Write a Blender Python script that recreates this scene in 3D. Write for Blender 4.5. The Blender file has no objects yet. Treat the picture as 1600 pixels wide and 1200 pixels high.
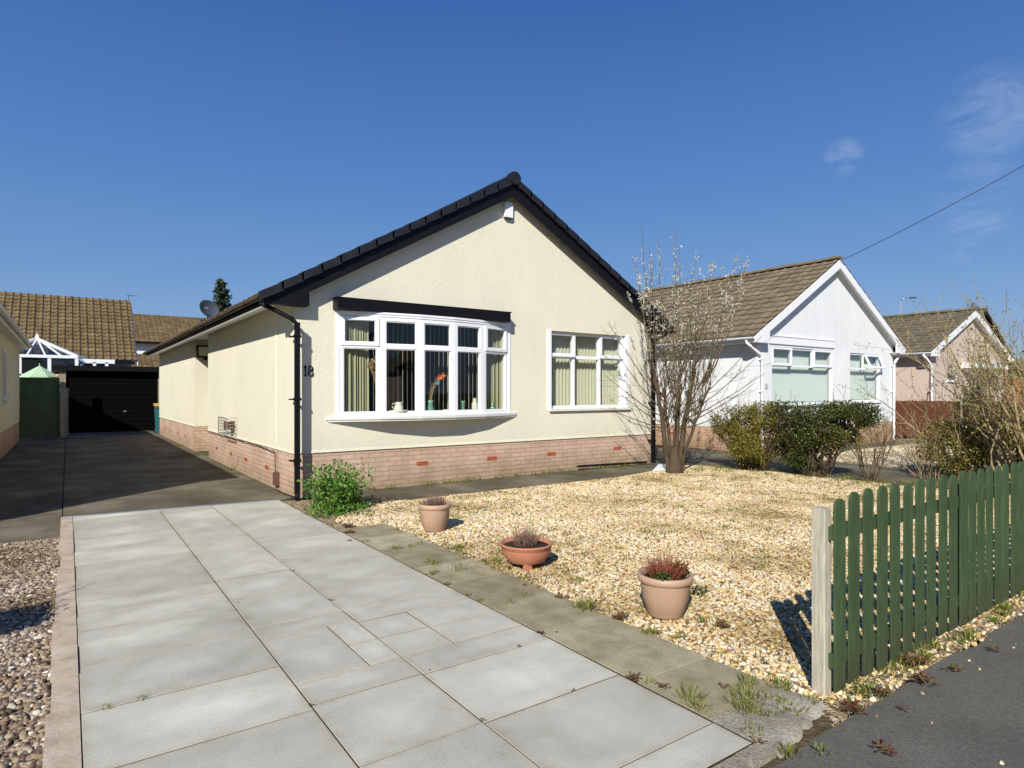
import bpy, math, random
from mathutils import Vector, Matrix, noise
R = random.Random(7)
S = bpy.context.scene
COL = S.collection
PI = math.pi
rad = math.radians
FRONT = 9.25                      # the building line of the street

# ------------------------------------------------------------------ helpers
class MB:
    """collects shapes, then links them as one mesh object"""
    def __init__(s): s.v = []; s.f = []; s.uv = []; s.sm = []; s.mi = []; s.M = Matrix.Identity(4)
    def add(s, verts, faces, smooth=False, mi=0, uvs=None):
        n = len(s.v)
        for p in verts: s.v.append(tuple(s.M @ Vector(p)))
        for i, f in enumerate(faces):
            s.f.append(tuple(n + k for k in f)); s.sm.append(smooth); s.mi.append(mi)
            s.uv.append(uvs[i] if uvs else None)
    def box(s, x0, x1, y0, y1, z0, z1, mi=0):
        v = [(x, y, z) for x in (x0, x1) for y in (y0, y1) for z in (z0, z1)]
        s.add(v, [(0,1,3,2),(4,6,7,5),(0,4,5,1),(2,3,7,6),(0,2,6,4),(1,5,7,3)], mi=mi)
    def prism(s, pts, axis, a, b, mi=0, smooth=False):
        """polygon pts in the plane across axis, extruded a..b"""
        def P(p, t):
            return {'x': (t, p[0], p[1]), 'y': (p[0], t, p[1]), 'z': (p[0], p[1], t)}[axis]
        n = len(pts)
        s.add([P(p, a) for p in pts] + [P(p, b) for p in pts],
              [tuple(range(n))[::-1], tuple(range(n, 2*n))], mi=mi)
        s.add([P(p, a) for p in pts] + [P(p, b) for p in pts],
              [(i, (i+1) % n, n + (i+1) % n, n + i) for i in range(n)], mi=mi, smooth=smooth)
    def tube(s, pts, rads, n=6, mi=0, cap=True, smooth=True):
        if not hasattr(rads, '__len__'): rads = [rads]*len(pts)
        P = [Vector(p) for p in pts]; vs = []
        up = Vector((0, 0, 1))
        for i, p in enumerate(P):
            d = (P[min(i+1, len(P)-1)] - P[max(i-1, 0)])
            if d.length < 1e-9: d = Vector((0, 0, 1))
            d.normalize()
            a = d.cross(up)
            if a.length < .05: a = d.cross(Vector((1, 0, 0)))
            a.normalize(); b = d.cross(a)
            for k in range(n):
                t = 2*PI*k/n
                vs.append(p + (a*math.cos(t) + b*math.sin(t))*rads[i])
        fs = []
        for i in range(len(P)-1):
            for k in range(n):
                fs.append((i*n+k, i*n+(k+1) % n, (i+1)*n+(k+1) % n, (i+1)*n+k))
        s.add(vs, fs, smooth=smooth, mi=mi)
        if cap: s.add(vs[:n] + vs[-n:], [tuple(range(n)), tuple(range(n, 2*n))[::-1]], mi=mi)
    def rod(s, a, b, w, h, mi=0):
        """square bar from a to b, w across and h high"""
        a, b = Vector(a), Vector(b); d = (b-a).normalized()
        up = Vector((0, 0, 1)) if abs(d.z) < .95 else Vector((0, 1, 0))
        x = d.cross(up).normalized(); y = x.cross(d)
        vs = [p + x*sx*w/2 + y*sy*h/2 for p in (a, b) for sx, sy in ((-1,-1),(1,-1),(1,1),(-1,1))]
        s.add(vs, [(3,2,1,0),(4,5,6,7)] + [(i, (i+1) % 4, 4+(i+1) % 4, 4+i) for i in range(4)], mi=mi)
    def lathe(s, prof, n=28, mi=0, c=(0, 0, 0), flute=None):
        vs = []
        for r, z in prof:
            for k in range(n):
                t = 2*PI*k/n; rr = r
                if flute and flute[0] < z < flute[1]: rr = r*(1 - flute[2]*(k % 2))
                vs.append((c[0]+rr*math.cos(t), c[1]+rr*math.sin(t), c[2]+z))
        fs = [(i*n+k, i*n+(k+1) % n, (i+1)*n+(k+1) % n, (i+1)*n+k) for i in range(len(prof)-1) for k in range(n)]
        s.add(vs, fs, smooth=True, mi=mi)
    def poly(s, pts, z, mi=0):
        s.add([(x, y, z) for x, y in pts], [tuple(range(len(pts)))], mi=mi)
    def build(s, name, mats, parent=None):
        me = bpy.data.meshes.new(name); me.from_pydata(s.v, [], s.f)
        if not isinstance(mats, (list, tuple)): mats = [mats]
        for m in mats: me.materials.append(m)
        me.polygons.foreach_set('use_smooth', s.sm); me.polygons.foreach_set('material_index', s.mi)
        uvl = me.uv_layers.new(name='UVMap'); data = []
        for p, uv in zip(me.polygons, s.uv):
            if uv:
                for q in uv: data += q
            else:
                nx, ny, nz = (abs(c) for c in p.normal)
                for vi in p.vertices:
                    x, y, z = s.v[vi]
                    data += (x, y) if nz > max(nx, ny) else ((y, z) if nx > ny else (x, z))
        uvl.data.foreach_set('uv', data)
        me.update()
        o = bpy.data.objects.new(name, me); COL.objects.link(o)
        if parent: o.parent = parent; o.matrix_parent_inverse = Matrix.Translation(-root_loc(parent)) 
        return o
def root_loc(o):
    return Vector(o.location) if o.type == 'EMPTY' else Vector((0, 0, 0))
def tag(o, label=None, cat=None, group=None, kind=None):
    if label: o['label'] = label
    if cat: o['category'] = cat
    if group: o['group'] = group
    if kind: o['kind'] = kind
    return o
def thing(name, label, cat, loc=(0, 0, 0), group=None):
    o = bpy.data.objects.new(name, None); COL.objects.link(o); o.location = loc
    o.empty_display_size = .2
    return tag(o, label, cat, group)

# ------------------------------------------------------------------ materials
def N(nt, typ, **kw):
    n = nt.nodes.new(typ)
    for k, v in kw.items():
        if k in n.inputs.keys(): n.inputs[k].default_value = v
        else: setattr(n, k, v)
    return n
def c4(c): return (c[0], c[1], c[2], 1)
class Mat:
    def __init__(s, name, rough=.8, spec=.3, metal=0):
        s.m = bpy.data.materials.new(name); s.m.use_nodes = True; s.nt = s.m.node_tree
        s.b = s.nt.nodes['Principled BSDF']; s.b.inputs['Roughness'].default_value = rough
        s.b.inputs['Specular IOR Level'].default_value = spec; s.b.inputs['Metallic'].default_value = metal
        s.tc = N(s.nt, 'ShaderNodeTexCoord')
        g = N(s.nt, 'ShaderNodeNewGeometry'); s.geo = g; s.pos = g.outputs['Position']
    def L(s, a, b): s.nt.links.new(a, b)
    def noise(s, scale, detail=4, rough=.6, vec=None, stretch=None):
        n = N(s.nt, 'ShaderNodeTexNoise', Scale=scale, Detail=detail, Roughness=rough)
        v = vec or s.pos
        if stretch:
            mp = N(s.nt, 'ShaderNodeMapping'); mp.inputs['Scale'].default_value = stretch; s.L(v, mp.inputs[0]); v = mp.outputs[0]
        s.L(v, n.inputs['Vector']); return n.outputs['Fac']
    def ramp(s, fac, stops):
        r = N(s.nt, 'ShaderNodeValToRGB'); e = r.color_ramp.elements
        while len(e) < len(stops): e.new(.5)
        for el, (p, c) in zip(e, stops): el.position = p; el.color = c4(c)
        s.L(fac, r.inputs[0]); return r.outputs[0]
    def mix(s, fac, a, b, mode='MIX'):
        n = N(s.nt, 'ShaderNodeMix', data_type='RGBA', blend_type=mode)
        for i, v in ((0, fac), (6, a), (7, b)):
            if hasattr(v, 'links'): s.L(v, n.inputs[i])
            elif i == 0: n.inputs[0].default_value = v
            else: n.inputs[i].default_value = c4(v)
        return n.outputs[2]
    def math(s, op, a, b=0, c=None):
        n = N(s.nt, 'ShaderNodeMath', operation=op)
        for i, v in ((0, a), (1, b), (2, c)):
            if v is None: continue
            if hasattr(v, 'links'): s.L(v, n.inputs[i])
            else: n.inputs[i].default_value = v
        return n.outputs[0]
    def color(s, c):
        if hasattr(c, 'links'): s.L(c, s.b.inputs['Base Color'])
        else: s.b.inputs['Base Color'].default_value = c4(c)
        return s
    def bump(s, h, strength=.3, dist=.01):
        n = N(s.nt, 'ShaderNodeBump', Strength=strength, Distance=dist); s.L(h, n.inputs['Height'])
        s.L(n.outputs[0], s.b.inputs['Normal']); return s
    def uv(s): return s.tc.outputs['UV']
    def island(s): return s.geo.outputs['Random Per Island']

def simple(name, c, rough=.6, spec=.3, metal=0, var=.12, sc=6, bs=0, bsc=60):
    m = Mat(name, rough, spec, metal)
    n = m.noise(sc)
    m.color(m.ramp(n, [(.3, [x*(1-var) for x in c]), (.7, [min(1, x*(1+var)) for x in c])]))
    if bs: m.bump(m.noise(bsc), bs, .01)
    return m.m
def stucco(name, c, bs=.55, sc=38, streak=.06):
    m = Mat(name, .92, .15)
    big = m.noise(.9, 5); st = m.noise(1.0, 5, stretch=(7, 7, .5))
    a = m.ramp(big, [(.3, [x*.93 for x in c]), (.7, c)])
    b = m.ramp(st, [(.35, [1-streak, 1-streak, 1-streak*1.1]), (.6, (1, 1, 1))])
    fine = m.ramp(m.noise(sc*2.2, 3), [(.3, (.88, .88, .88)), (.65, (1, 1, 1))])
    # rain splash and grime just above the plinth
    sep = N(m.nt, 'ShaderNodeSeparateXYZ'); m.L(m.pos, sep.inputs[0])
    h = m.math('ADD', sep.outputs[2], m.math('MULTIPLY', m.noise(5, 5), .7))
    dirt = m.ramp(h, [(.98, (.90, .89, .84)), (1.0, (1, 1, 1))]) if False else m.mix(m.math('MULTIPLY', m.math('SUBTRACT', 1.35, h), .8), (1, 1, 1), (.86, .85, .80))
    n = [k for k in m.nt.nodes if k.type == 'MIX'][-1]; n.clamp_factor = True
    col = m.mix(1, m.mix(1, a, b, 'MULTIPLY'), fine, 'MULTIPLY')
    m.color(m.mix(1, col, dirt, 'MULTIPLY'))
    hh = m.math('ADD', m.noise(sc, 4, .65), m.math('MULTIPLY', m.noise(sc*.3, 3), .35))
    m.bump(hh, bs, .02)
    return m.m
def brick(name, c1, c2, mortar, w=.225, h=.075, ms=.008):
    m = Mat(name, .9, .15)
    b = N(m.nt, 'ShaderNodeTexBrick', offset=.5)
    b.inputs['Color1'].default_value = c4(c1); b.inputs['Color2'].default_value = c4(c2); b.inputs['Mortar'].default_value = c4(mortar)
    for k, v in (('Scale', 1), ('Mortar Size', ms), ('Mortar Smooth', .2), ('Bias', 0), ('Brick Width', w), ('Row Height', h)): b.inputs[k].default_value = v
    m.L(m.uv(), b.inputs['Vector'])
    st = m.ramp(m.noise(1.6, 5), [(.3, (.78, .76, .70)), (.62, (1, 1, 1))])
    fine = m.ramp(m.noise(60, 3), [(.2, (.85, .85, .85)), (.7, (1, 1, 1))])
    sep = N(m.nt, 'ShaderNodeSeparateXYZ'); m.L(m.pos, sep.inputs[0])
    g = m.mix(m.math('MULTIPLY', m.math('SUBTRACT', m.math('MULTIPLY', m.noise(4, 5), .85), sep.outputs[2]), 1.6), (1, 1, 1), (.52, .54, .42))
    n = [k for k in m.nt.nodes if k.type == 'MIX'][-1]; n.clamp_factor = True
    m.color(m.mix(1, m.mix(1, m.mix(1, b.outputs[0], st, 'MULTIPLY'), fine, 'MULTIPLY'), g, 'MULTIPLY'))
    hh = m.math('SUBTRACT', m.math('MULTIPLY', m.noise(70, 3), .3), b.outputs[1])
    m.bump(hh, .5, .008)
    return m.m
def tiles(name, cols, moss=(.16, .13, .06), tw=.3, tg=.32, spec=.25, rough=.85):
    m = Mat(name, rough, spec)
    sep = N(m.nt, 'ShaderNodeSeparateXYZ'); m.L(m.uv(), sep.inputs[0])
    cb = N(m.nt, 'ShaderNodeCombineXYZ')
    m.L(m.math('FLOOR', m.math('DIVIDE', sep.outputs[0], tw)), cb.inputs[0])
    m.L(m.math('FLOOR', m.math('DIVIDE', sep.outputs[1], tg)), cb.inputs[1])
    wn = N(m.nt, 'ShaderNodeTexWhiteNoise', noise_dimensions='2D'); m.L(cb.outputs[0], wn.inputs['Vector'])
    a = m.ramp(wn.outputs['Value'], [(i/(len(cols)-1), c) for i, c in enumerate(cols)])
    p = m.ramp(m.noise(2.2, 6, .7), [(.35, (.74, .74, .74)), (.6, (1.05, 1.05, 1.05))])
    l = m.ramp(m.noise(14, 5, .75), [(.57, (0, 0, 0)), (.68, (1, 1, 1))])
    col = m.mix(1, a, p, 'MULTIPLY')
    m.color(m.mix(l, col, moss))
    m.bump(m.noise(40, 4), .3, .01)
    return m.m
def leafmat(name, cols, rough=.5, trans=.25):
    m = Mat(name, rough, .35)
    c = m.ramp(m.island(), [(i/(len(cols)-1), k) for i, k in enumerate(cols)])
    m.color(c)
    tr = N(m.nt, 'ShaderNodeBsdfTranslucent'); m.L(c, tr.inputs[0])
    mx = N(m.nt, 'ShaderNodeMixShader'); mx.inputs[0].default_value = trans
    m.L(m.b.outputs[0], mx.inputs[1]); m.L(tr.outputs[0], mx.inputs[2])
    m.L(mx.outputs[0], m.nt.nodes['Material Output'].inputs[0])
    return m.m
def glassmat(name, refl=(1, 1, 1), tint=(.93, .945, .93)):
    m = Mat(name, .02, .5); nt = m.nt
    tr = N(nt, 'ShaderNodeBsdfTransparent'); tr.inputs[0].default_value = c4(tint)
    gl = N(nt, 'ShaderNodeBsdfGlossy'); gl.inputs[0].default_value = c4(refl); gl.inputs['Roughness'].default_value = .01
    fr = N(nt, 'ShaderNodeFresnel'); fr.inputs[0].default_value = 1.55
    bn = N(nt, 'ShaderNodeBump', Strength=.05, Distance=.02); m.L(m.noise(1.3, 1), bn.inputs['Height']); m.L(bn.outputs[0], gl.inputs['Normal'])
    front = m.math('SUBTRACT', 1, m.geo.outputs['Backfacing']); mx = N(nt, 'ShaderNodeMixShader'); m.L(m.math('MULTIPLY', fr.outputs[0], front), mx.inputs[0]); m.L(tr.outputs[0], mx.inputs[1]); m.L(gl.outputs[0], mx.inputs[2])
    m.L(mx.outputs[0], nt.nodes['Material Output'].inputs[0]); return m.m

M = {}
M['cream'] = stucco('cream_render', (.79, .755, .60), bs=.32, streak=.018)
M['white_render'] = stucco('white_render', (.80, .82, .83), bs=.3, streak=.05)
M['pink_render'] = stucco('pink_render', (.62, .50, .42), bs=.4)
M['yellow_render'] = stucco('pale_yellow_render', (.74, .68, .44), bs=.4)
M['brick'] = brick('pink_brick', (.57, .40, .30), (.63, .455, .35), (.40, .295, .225), h=.075, ms=.006)
M['brick_nb'] = brick('tan_brick', (.52, .32, .22), (.60, .40, .28), (.38, .28, .2))
M['red_brick'] = brick('orange_brick', (.50, .15, .06), (.58, .20, .08), (.4, .3, .22))
M['tile_main'] = tiles('brown_roof_tiles', [(.10, .07, .05), (.16, .11, .07), (.13, .09, .06)])
M['tile_nb'] = tiles('grey_brown_roof_tiles', [(.14, .11, .072), (.20, .16, .10), (.165, .13, .085), (.23, .185, .12)], moss=(.30, .25, .13))
M['tile_far'] = tiles('dark_brown_roof_tiles', [(.13, .11, .075), (.18, .15, .10), (.15, .125, .085)], moss=(.22, .19, .11))
M['tile_back'] = tiles('ochre_roof_tiles', [(.125, .083, .038), (.175, .12, .056), (.14, .098, .046), (.21, .155, .078)], moss=(.25, .20, .10), tw=.3, tg=.3)
M['black'] = simple('black_paint', (.006, .006, .008), .5, .2, var=.2, bs=.1, bsc=20)
M['verge'] = simple('slate_black_tile', (.014, .015, .021), .6, .3, var=.2, bs=.25, bsc=50)
M['door_black'] = simple('black_door_paint', (.003, .0028, .003), .85, .05)
M['upvc'] = simple('white_plastic', (.82, .83, .85), .28, .5, var=.015)
M['sillm'] = simple('off_white_sill', (.68, .68, .64), .4, .4, var=.05)
M['cable_black'] = simple('black_cable', (.03, .02, .02), .5)
M['glass'] = glassmat('window_glass')
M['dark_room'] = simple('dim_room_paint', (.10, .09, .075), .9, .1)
M['carpet'] = simple('brown_carpet', (.06, .045, .035), .95, .05)
M['terracotta_airbrick'] = simple('red_airbrick', (.50, .14, .065), .85, .2, bs=.3)
M['steel'] = simple('galvanised_steel', (.42, .42, .40), .35, .5, metal=.8)
M['brown_plastic'] = simple('brown_plastic', (.13, .07, .055), .5, .3)
def mk():
    # driveway slabs: each slab its own grey, pale wear blotches
    m = Mat('grey_paving_slab', .88, .2)
    a = m.ramp(m.island(), [(0, (.43, .415, .35)), (.5, (.49, .475, .405)), (1, (.53, .515, .44))])
    b = m.ramp(m.noise(1.7, 6, .62), [(.28, (.80, .80, .77)), (.5, (.97, .97, .95)), (.75, (1.14, 1.14, 1.13))])
    wl = m.ramp(m.noise(.9, 4, .55, stretch=(1, 1.9, 1)), [(.56, (1, 1, 1)), (.74, (1.26, 1.27, 1.28))])
    spk = m.ramp(m.noise(180, 2), [(.25, (.72, .72, .71)), (.5, (1, 1, 1)), (.8, (1.1, 1.1, 1.1))])
    st = m.ramp(m.noise(3.6, 5, .7, stretch=(1, .6, 1)), [(.62, (1, 1, 1)), (.78, (.88, .83, .72))])
    us = N(m.nt, 'ShaderNodeSeparateXYZ'); m.L(m.uv(), us.inputs[0])
    ex_ = m.math('ABSOLUTE', m.math('SUBTRACT', us.outputs[0], .5)); ey_ = m.math('ABSOLUTE', m.math('SUBTRACT', us.outputs[1], .5))
    edge_ = m.math('MULTIPLY', m.math('MAXIMUM', ex_, ey_), 2)                       # 0 in the middle of a slab, 1 at its rim
    en = m.math('ADD', edge_, m.math('MULTIPLY', m.math('SUBTRACT', m.noise(7, 5, .7), .5), .5))
    ed = m.ramp(en, [(.86, (1, 1, 1)), (.985, (.94, .93, .89)), (1.0, (.86, .84, .77))])
    rr0 = m.math('SQRT', m.math('ADD', m.math('MULTIPLY', ex_, ex_), m.math('MULTIPLY', ey_, ey_)))
    rn = m.math('ADD', rr0, m.math('MULTIPLY', m.math('SUBTRACT', m.noise(3.3, 5, .6), .5), .75))
    ct = m.ramp(rn, [(.0, (1.13, 1.132, 1.135)), (.16, (1.07, 1.07, 1.07)), (.30, (1, 1, 1)), (.36, (.96, .955, .94)), (.5, (1, 1, 1))])
    c = m.mix(1, m.mix(1, m.mix(1, m.mix(1, a, b, 'MULTIPLY'), wl, 'MULTIPLY'), spk, 'MULTIPLY'), st, 'MULTIPLY')
    c = m.mix(1, m.mix(1, c, ed, 'MULTIPLY'), ct, 'MULTIPLY')
    m.color(c); m.bump(m.math('ADD', m.noise(140, 3), m.math('MULTIPLY', m.noise(9, 4), .6)), .35, .004); M['slab'] = m.m
    m = Mat('old_path_slab', .92, .15)
    a = m.ramp(m.island(), [(0, (.27, .24, .16)), (.5, (.35, .315, .215)), (1, (.42, .385, .28))])
    b = m.ramp(m.noise(4.5, 6, .7), [(.3, (.70, .67, .57)), (.6, (1.12, 1.10, 1.04)), (.8, (1.4, 1.36, 1.26))])
    sp = m.ramp(m.noise(120, 3, .7), [(.3, (.62, .62, .58)), (.55, (1, 1, 1)), (.75, (1.25, 1.25, 1.2))])
    m.color(m.mix(1, m.mix(1, a, b, 'MULTIPLY'), sp, 'MULTIPLY')); m.bump(m.noise(110, 4), .5, .006); M['oldslab'] = m.m
    m = Mat('worn_concrete', .93, .12)
    a = m.ramp(m.noise(1.1, 6, .65, stretch=(1, .7, 1)), [(.28, (.075, .064, .042)), (.5, (.135, .118, .082)), (.74, (.25, .225, .165))])
    sp = m.ramp(m.noise(90, 4, .7), [(.3, (.6, .6, .58)), (.55, (1, 1, 1)), (.8, (1.35, 1.33, 1.25))])
    m.color(m.mix(1, a, sp, 'MULTIPLY')); m.bump(m.math('ADD', m.noise(80, 4), m.noise(6, 4)), .5, .008); M['concrete'] = m.m
    m = Mat('cracked_pale_concrete', .93, .12)
    a = m.ramp(m.noise(4, 6, .7), [(.3, (.24, .21, .155)), (.5, (.34, .305, .235)), (.72, (.46, .43, .35))])
    sp = m.ramp(m.noise(70, 4, .7), [(.3, (.6, .6, .58)), (.55, (1, 1, 1)), (.8, (1.2, 1.2, 1.15))])
    m.color(m.mix(1, a, sp, 'MULTIPLY')); m.bump(m.math('ADD', m.noise(60, 4), m.noise(9, 4)), .8, .012); M['apron'] = m.m
    m = Mat('asphalt', .92, .2)
    a = m.ramp(m.noise(1.4, 6, .6), [(.3, (.105, .100, .085)), (.7, (.155, .149, .128))])
    v = N(m.nt, 'ShaderNodeTexVoronoi', Scale=210); m.L(m.pos, v.inputs['Vector'])
    sp = m.ramp(v.outputs['Color'], [(.2, (.75, .75, .75)), (.6, (1, 1, 1)), (.95, (1.45, 1.43, 1.38))])
    m.color(m.mix(1, a, sp, 'MULTIPLY')); m.bump(m.math('ADD', v.outputs['Distance'], m.noise(30, 3)), .6, .006); M['asphalt'] = m.m
    m = Mat('block_edging', .9, .15)
    a = m.ramp(m.noise(7, 5, .65), [(.3, (.30, .245, .18)), (.45, (.44, .355, .265)), (.6, (.50, .42, .32)), (.78, (.60, .54, .43))])
    m.color(a); m.bump(m.noise(45, 4), .5, .008); M['edging'] = m.m
    m = Mat('stony_soil', .95, .1)
    m.color(m.ramp(m.noise(22, 6, .75), [(.3, (.05, .035, .02)), (.6, (.13, .10, .055)), (.8, (.30, .24, .15))])); m.bump(m.noise(40, 4), .8, .02); M['soil'] = m.m
    m = Mat('garden_ground', .95, .1)
    m.color(m.ramp(m.noise(3, 6, .7), [(.3, (.05, .07, .025)), (.55, (.09, .10, .04)), (.8, (.16, .14, .08))])); m.bump(m.noise(20, 4), .6, .03); M['ground'] = m.m
    for nm, cs in (('goldbed', [(.12, .085, .045), (.33, .25, .14), (.55, .45, .30)]), ('rosebed', [(.06, .045, .04), (.18, .13, .11), (.32, .25, .22)]), ('palebed', [(.2, .17, .1), (.42, .36, .24), (.62, .55, .40)])):
        m = Mat(nm, .9, .2)
        v = N(m.nt, 'ShaderNodeTexVoronoi', Scale=46 if nm != 'palebed' else 24); m.L(m.pos, v.inputs['Vector'])
        m.color(m.ramp(v.outputs['Color'], [(.15, cs[0]), (.5, cs[1]), (.85, cs[2])])); m.bump(v.outputs['Distance'], -.9, .02) if False else m.bump(v.outputs['Distance'], .9, .02); M[nm] = m.m
    for nm, st in (('goldstone', [(0, (.09, .06, .035)), (.11, (.30, .175, .075)), (.25, (.54, .36, .14)), (.42, (.65, .49, .24)), (.60, (.73, .61, .38)), (.77, (.84, .78, .62)), (.90, (.36, .31, .24)), (1, (.86, .83, .75))]),
                   ('rosestone', [(0, (.07, .05, .045)), (.2, (.17, .12, .09)), (.4, (.28, .20, .145)), (.6, (.36, .29, .19)), (.78, (.38, .30, .25)), (.92, (.52, .46, .37)), (1, (.75, .72, .66))]),
                   ('palestone', [(0, (.3, .25, .16)), (.5, (.55, .47, .33)), (1, (.78, .72, .6))])):
        m = Mat(nm, .75, .3)
        oi = N(m.nt, 'ShaderNodeObjectInfo')
        c = m.mix(1, m.ramp(oi.outputs['Random'], st), m.ramp(m.noise(.75, 6, .7), [(.36, (.52, .47, .34)), (.45, (.86, .83, .74)), (.55, (1.06, 1.06, 1.06))]), 'MULTIPLY')
        m.color(m.mix(1, c, m.ramp(m.noise(70, 3), [(.3, (.72, .70, .66)), (.65, (1.05, 1.05, 1.05))]), 'MULTIPLY')); m.bump(m.noise(120, 3), .3, .004); M[nm] = m.m
mk()
def wood(name, a, b, bs=.4, grime=False):
    m = Mat(name, .75, .25)
    n = m.noise(9, 5, .6, stretch=(9, 9, .7)); k = m.noise(3, 3)
    m.color(m.mix(1, m.ramp(n, [(.3, a), (.7, b)]), m.ramp(k, [(.3, (.82, .82, .82)), (.7, (1.1, 1.1, 1.1))]), 'MULTIPLY')); m.bump(n, bs, .004)
    if grime:      # splashed dirt at the foot, worn bare flecks higher up
        base = m.b.inputs['Base Color'].links[0].from_socket; sp = N(m.nt, 'ShaderNodeSeparateXYZ'); m.L(m.pos, sp.inputs[0])
        g_ = m.math('SUBTRACT', m.math('MULTIPLY', m.noise(11, 5, .7), .55), sp.outputs[2])
        c_ = m.mix(m.ramp(g_, [(0, (0, 0, 0)), (.28, (.75, .75, .75))]), base, (.055, .052, .026))
        m.color(m.mix(m.ramp(m.noise(17, 6, .75, stretch=(1.5, 1.5, .5)), [(.69, (0, 0, 0)), (.76, (.6, .6, .6))]), c_, (.17, .16, .10)))
    return m.m
M['joint'] = simple('dark_joint_dirt', (.05, .04, .026), .95, .05, var=.4, sc=30)
M['picket'] = wood('dark_green_paint', (.034, .064, .025), (.072, .112, .046), grime=True)
M['greypost'] = wood('weathered_wood', (.29, .26, .19), (.50, .47, .38))
M['brownfence'] = wood('red_brown_fence', (.09, .032, .018), (.15, .055, .03))
M['greengate'] = wood('green_gate_paint', (.075, .115, .05), (.105, .15, .07))
M['bark'] = wood('tree_bark', (.035, .022, .013), (.125, .088, .05), .9)
M['twig'] = wood('twig_bark', (.085, .06, .035), (.18, .135, .08))
M['paletwig'] = wood('pale_twig_bark', (.26, .19, .095), (.44, .34, .19))
M['conc_post'] = simple('concrete_post', (.30, .27, .20), .9, .1, var=.25, bs=.4)
M['potbeige'] = simple('beige_plastic_pot', (.42, .275, .19), .55, .35, var=.1, bs=.1)
M['potterra'] = simple('terracotta_pot', (.44, .185, .11), .6, .3, var=.12, bs=.1)
M['potsoil'] = simple('potting_soil', (.045, .03, .02), .95, .1, var=.4, sc=40, bs=.8)
M['heather'] = leafmat('dry_heather', [(.13, .06, .055), (.24, .12, .09), (.32, .22, .17), (.16, .09, .07)], .8, .1)
M['redheather'] = leafmat('red_brown_heather', [(.14, .035, .02), (.26, .07, .035), (.30, .12, .06)], .8, .1)
M['leaf_bright'] = leafmat('bright_green_leaf', [(.05, .13, .014), (.11, .25, .03), (.17, .34, .05), (.10, .20, .025)], .45, .3)
M['leaf_dark'] = leafmat('dark_holly_leaf', [(.014, .026, .006), (.030, .052, .011), (.062, .088, .018), (.125, .135, .032)], .35, .15)
M['leaf_gold'] = leafmat('olive_gold_leaf', [(.09, .085, .012), (.20, .18, .025), (.32, .28, .05), (.15, .11, .03)], .55, .3)
M['leaf_bud'] = leafmat('yellow_green_bud', [(.20, .24, .03), (.34, .38, .07), (.28, .28, .10)], .6, .3)
M['grass'] = leafmat('grass_blade', [(.07, .105, .012), (.13, .19, .022), (.24, .25, .05), (.32, .26, .09)], .6, .3)
M['weed_red'] = leafmat('red_weed', [(.10, .035, .025), (.18, .06, .03), (.14, .12, .04), (.20, .13, .06)], .6, .2)
M['blossom'] = leafmat('white_blossom', [(.62, .62, .40), (.82, .81, .66), (.90, .90, .82)], .6, .35)
M['needle'] = leafmat('conifer_needle', [(.012, .028, .012), (.03, .055, .02), (.05, .08, .03)], .5, .1)
def blindmat(name, c, tr=.25):
    m = Mat(name, .85, .15); m.color(c)
    t = N(m.nt, 'ShaderNodeBsdfTranslucent'); t.inputs[0].default_value = c4(c)
    mx = N(m.nt, 'ShaderNodeMixShader'); mx.inputs[0].default_value = tr
    m.L(m.b.outputs[0], mx.inputs[1]); m.L(t.outputs[0], mx.inputs[2]); m.L(mx.outputs[0], m.nt.nodes['Material Output'].inputs[0]); return m.m
M['blind_green'] = blindmat('sage_blind_fabric', (.70, .68, .53))
M['blind_teal'] = blindmat('aqua_blind_fabric', (.70, .77, .745))
M['blind_cream'] = blindmat('cream_blind_fabric', (.60, .58, .48))
M['curtain'] = blindmat('olive_cream_curtain', (.56, .55, .36))
M['porcelain'] = simple('cream_porcelain', (.72, .70, .60), .2, .5, var=.03)
M['greenglass'] = simple('green_glazed_pottery', (.16, .34, .24), .1, .6, var=.1)
M['stemgreen'] = simple('green_glass_stem', (.07, .38, .09), .3, .4)
M['orangeflower'] = leafmat('orange_petal', [(.75, .16, .03), (.85, .28, .06), (.65, .08, .03)], .6, .2)
M['blueflower'] = leafmat('turquoise_petal', [(.08, .42, .48), (.2, .6, .65)], .6, .2)
M['dried'] = leafmat('dried_stem', [(.22, .13, .07), (.45, .34, .18), (.30, .14, .08)], .8, .1)
M['parasolgreen'] = simple('pale_green_canvas', (.40, .56, .36), .85, .15, var=.06)
M['redplastic'] = simple('red_plastic', (.75, .03, .03), .4, .4)
M['binblue'] = simple('blue_green_bin', (.03, .14, .17), .45, .4)
M['binlid'] = simple('yellow_bin_lid', (.70, .42, .06), .45, .4)
M['white_paint'] = simple('white_gloss_paint', (.80, .81, .82), .4, .4, var=.03)
M['felt'] = simple('grey_roof_felt', (.14, .145, .15), .9, .15, bs=.4)
M['dishgrey'] = simple('grey_dish_metal', (.055, .065, .085), .5, .4)
M['lampface'] = simple('lamp_glass_face', (.75, .72, .58), .2, .5, var=.04)
M['consglass'] = glassmat('conservatory_glass', (1, 1, 1), (.35, .42, .5))
M['drainm'] = simple('drain_channel_grey', (.17, .20, .23), .6, .4, var=.2, sc=40)

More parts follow.
